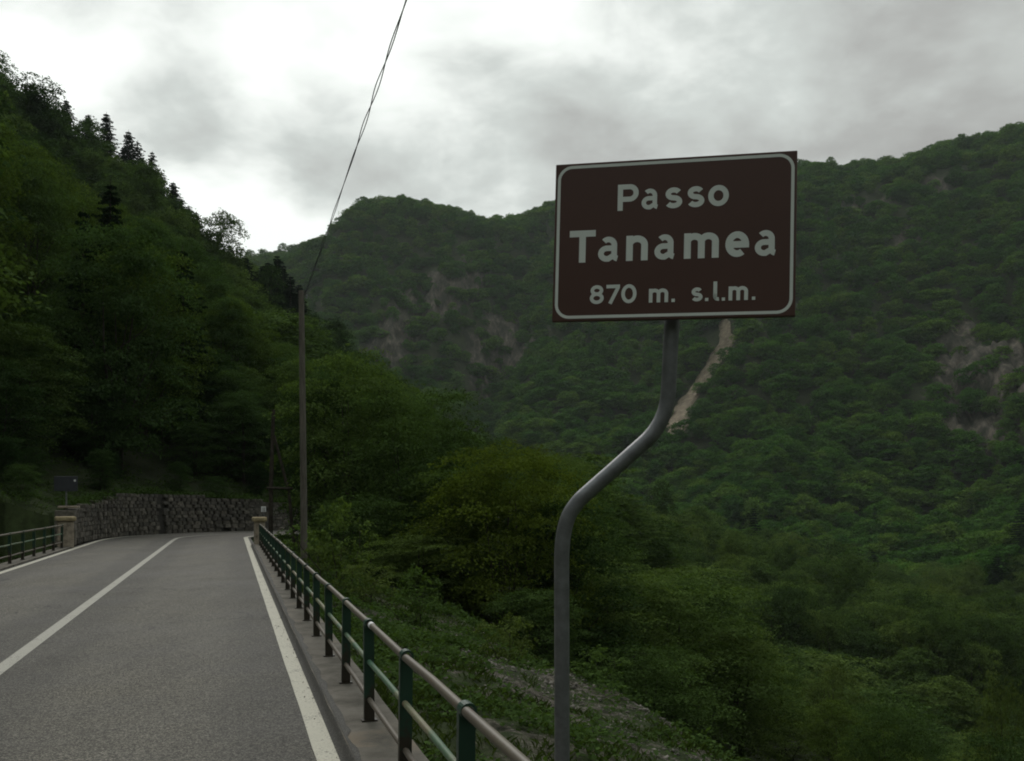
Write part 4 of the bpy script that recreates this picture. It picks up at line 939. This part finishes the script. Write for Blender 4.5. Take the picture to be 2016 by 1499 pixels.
for k, (x, y) in enumerate([(61, 232), (72, 226), (80, 240)]):
    q = plant('broadleaf_tree', FAR[k], x, y, 10, 1.0, ['leafy tree low on the far side of the valley, left of its two companions', 'leafy tree on the far side of the valley between two alike', 'leafy tree on the far side of the valley, right of its two companions'][k], 'tree', 'trees on the far side of the valley')
    FAR_SOURCES.append(q.children[0])
build_woods()

# --- grass, weeds and stones on the bank
def bank_samples(g, n, L0, L1, t0, t1):
    L = g.uniform(L0, L1, n); t = t0+(t1-t0)*g.random(n)
    x = np.interp(L, PATH_L, PATH[:, 0]); y = np.interp(L, PATH_L, PATH[:, 1]); h = np.interp(L, PATH_L, PATH[:, 2])
    return x+np.cos(h)*t, y-np.sin(h)*t, L, t
def bare_at(L, t): return smooth(49, 54, L)*(1-smooth(59, 65, L))*smooth(5.0, 7.0, t)
def build_grass():
    g = np.random.default_rng(23); X = []; Y = []
    for (n, L0, L1, t0, t1) in ((52000, 42, 60, 3.42, 11.5), (34000, 60, 78, 3.42, 11), (9000, 74, 96, 3.2, 8), (5000, 60, 77, -7, -3.4), (3000, 86, 104, -9.5, -3.7), (3000, 77, 86, -9.5, -3.8)):
        x, y, L, t = bank_samples(g, n, L0, L1, t0, t1); k = fbm(x*.8, y*.8, 91, 4)+.25*fbm(x*3, y*3, 92, 2) > -.10+.30*bare_at(L, t); X.append(x[k]); Y.append(y[k])
    x = np.concatenate(X); y = np.concatenate(Y); z = height(x, y); n = len(x)
    hh = g.uniform(.03, .11, n)*(1+.5*fbm(x*.5, y*.5, 93, 2)); a = g.uniform(0, 6.28, n); lean = g.normal(0, .5, (n, 2))*hh[:, None]; w = g.uniform(.002, .004, n)*(1+y/18)
    wx, wy = np.cos(a)*w, np.sin(a)*w
    v = np.stack([np.column_stack([x-wx, y-wy, z-.03]), np.column_stack([x+wx, y+wy, z-.03]), np.column_stack([x+wx*.5+lean[:, 0]*.6, y+wy*.5+lean[:, 1]*.6, z+hh*.6]), np.column_stack([x+lean[:, 0]*1.5, y+lean[:, 1]*1.5, z+hh])], 1).reshape(-1, 3)
    o = obj('grass', np_mesh('grass', v, np.arange(n*4).reshape(n, 4), M['grass'], False, g.random(n)), kind='stuff'); o['label'] = 'thin rough grass on the bank beside the bridge'
def build_weeds():
    g = np.random.default_rng(29); P = []; T = []
    for (n, L0, L1, t0, t1) in ((3200, 42, 60, 3.5, 11.5), (3600, 58, 78, 3.45, 11.5), (900, 74, 97, 3.3, 9), (1500, 58, 78, -9, -3.5), (1300, 78, 104, -10.5, -3.95), (900, 78, 104, -4.15, -3.32)):
        x, y, L, t = bank_samples(g, n, L0, L1, t0, t1); k = (fbm(x*.55, y*.55, 95, 3) > -.12+.22*bare_at(L, t)) | ((g.random(len(x)) < .14) & (bare_at(L, t) > .1)); x, y = x[k], y[k]; z = height(x, y); m = len(x)
        on = (t[k] < -3.3) & (t[k] > -4.2) & (L[k] > 77.5); z = np.where(on, wall_h(L[k])-.06+road_z(L[k]), z)
        rad = g.uniform(.10, .30, m)*(1+.7*(y > 24)); hh = g.uniform(.05, .28, m)*(1+.6*(y > 24)); q = np.repeat(np.arange(m), 16); an = g.uniform(0, 6.28, len(q)); rr = np.sqrt(g.random(len(q)))*rad[q]
        P.append(np.column_stack([x[q]+np.cos(an)*rr, y[q]+np.sin(an)*rr, z[q]+hh[q]*g.uniform(.15, 1, len(q))*(1-.5*(rr/rad[q])**2)])); T.append(np.clip(np.repeat(g.normal(.5, .2, m), 16), 0, 1))
    P = np.vstack(P); T = np.concatenate(T); nr = unit(np.array([0, 0, 1.0])+g.normal(size=P.shape)*.5)
    v, q = leaf_quads(P, nr, g.uniform(.035, .085, len(P))*(1+P[:, 1]/60), g); o = obj('weeds', np_mesh('weeds', v, q, M['leaf'], False, T), kind='stuff'); o['label'] = 'low leafy weeds covering the bank and verge'
def build_pebbles():
    g = np.random.default_rng(37); x, y, L, t = bank_samples(g, 26000, 44, 68, 3.8, 11.0); k = (fbm(x*.8, y*.8, 91, 4) < .12) & (g.random(len(x)) < .15+.85*bare_at(L, t)); x, y = x[k][:9000], y[k][:9000]; z = height(x, y); n = len(x)
    base = np.array([(1,0,0),(0,1,0),(-1,0,0),(0,-1,0),(0,0,.8),(0,0,-.8)], float); fc = np.array([(0,1,4),(1,2,4),(2,3,4),(3,0,4),(1,0,5),(2,1,5),(3,2,5),(0,3,5)])
    s = np.minimum(g.lognormal(-4.3, .6, n), .055)[:, None, None]; a = g.uniform(0, 6.28, n); c_, s_ = np.cos(a), np.sin(a); b = base[None]+g.normal(0, .25, (n, 6, 3)); b[:, :, 0] *= 1.3
    bx = b[:, :, 0]*c_[:, None]-b[:, :, 1]*s_[:, None]; by = b[:, :, 0]*s_[:, None]+b[:, :, 1]*c_[:, None]
    v = np.stack([bx, by, b[:, :, 2]], -1)*s+np.column_stack([x, y, z])[:, None]; f = (np.arange(n)*6)[:, None, None]+fc[None]
    o = obj('stones_on_bank', np_mesh('stones_on_bank', v.reshape(-1, 3), f.reshape(-1, 3), M['pebble']), kind='stuff'); o['label'] = 'small pale stones on the bare patches of the bank'
build_grass(); build_weeds(); build_pebbles()
def build_litter():
    """leaf crumbs and grit gathered along the far kerb"""
    g = np.random.default_rng(41); n = 1600; x, y, L, t = bank_samples(g, n, 55, 78, -3.30, -2.93)
    t2 = g.random(n); P = np.column_stack([x, y, np.full(n, .012)+g.random(n)*.02*t2]); nr = unit(np.array([0, 0, 1.0])+g.normal(size=P.shape)*.4)
    v, q = leaf_quads(P, nr, g.uniform(.02, .06, n), g); o = obj('kerb_litter', np_mesh('kerb_litter', v, q, M['bark'], False, g.random(n)), kind='stuff'); o['label'] = 'dead leaves and grit along the far kerb'
build_litter()
def build_grit():
    g = np.random.default_rng(43); n = 2600; x, y, L, t = bank_samples(g, n, 42, 76, 2.72, 2.90); k = g.random(n) < np.exp(-(2.90-t)/.06); x, y = x[k], y[k]; n = len(x)
    P = np.column_stack([x, y, np.full(n, .014)+g.random(n)*.006]); nr = unit(np.array([0, 0, 1.0])+g.normal(size=P.shape)*.5)
    v, q = leaf_quads(P, nr, g.uniform(.006, .026, n), g); o = obj('kerb_grit', np_mesh('kerb_grit', v, q, M['pebble'], False, g.random(n)), kind='stuff'); o['label'] = 'grit and crumbs gathered along the near kerb'
build_grit()
# ---------------------------------------------------------------- air
def haze():
    m = bpy.data.materials.new('haze'); m.use_nodes = True; nt = m.node_tree; nt.nodes.clear(); out = nt.nodes.new('ShaderNodeOutputMaterial')
    v = nt.nodes.new('ShaderNodeVolumePrincipled'); v.inputs['Density'].default_value = .0001; v.inputs['Color'].default_value = (.80, .90, .88, 1); v.inputs['Anisotropy'].default_value = .1
    nt.links.new(v.outputs[0], out.inputs['Volume'])
    MB().box((-1640, -1640, GROUND_RANGE[0]-1), (1640, 1640, max(GROUND_RANGE[1], 20)+14)).build('haze', m, kind='stuff')
haze()
print('ground range', GROUND_RANGE)
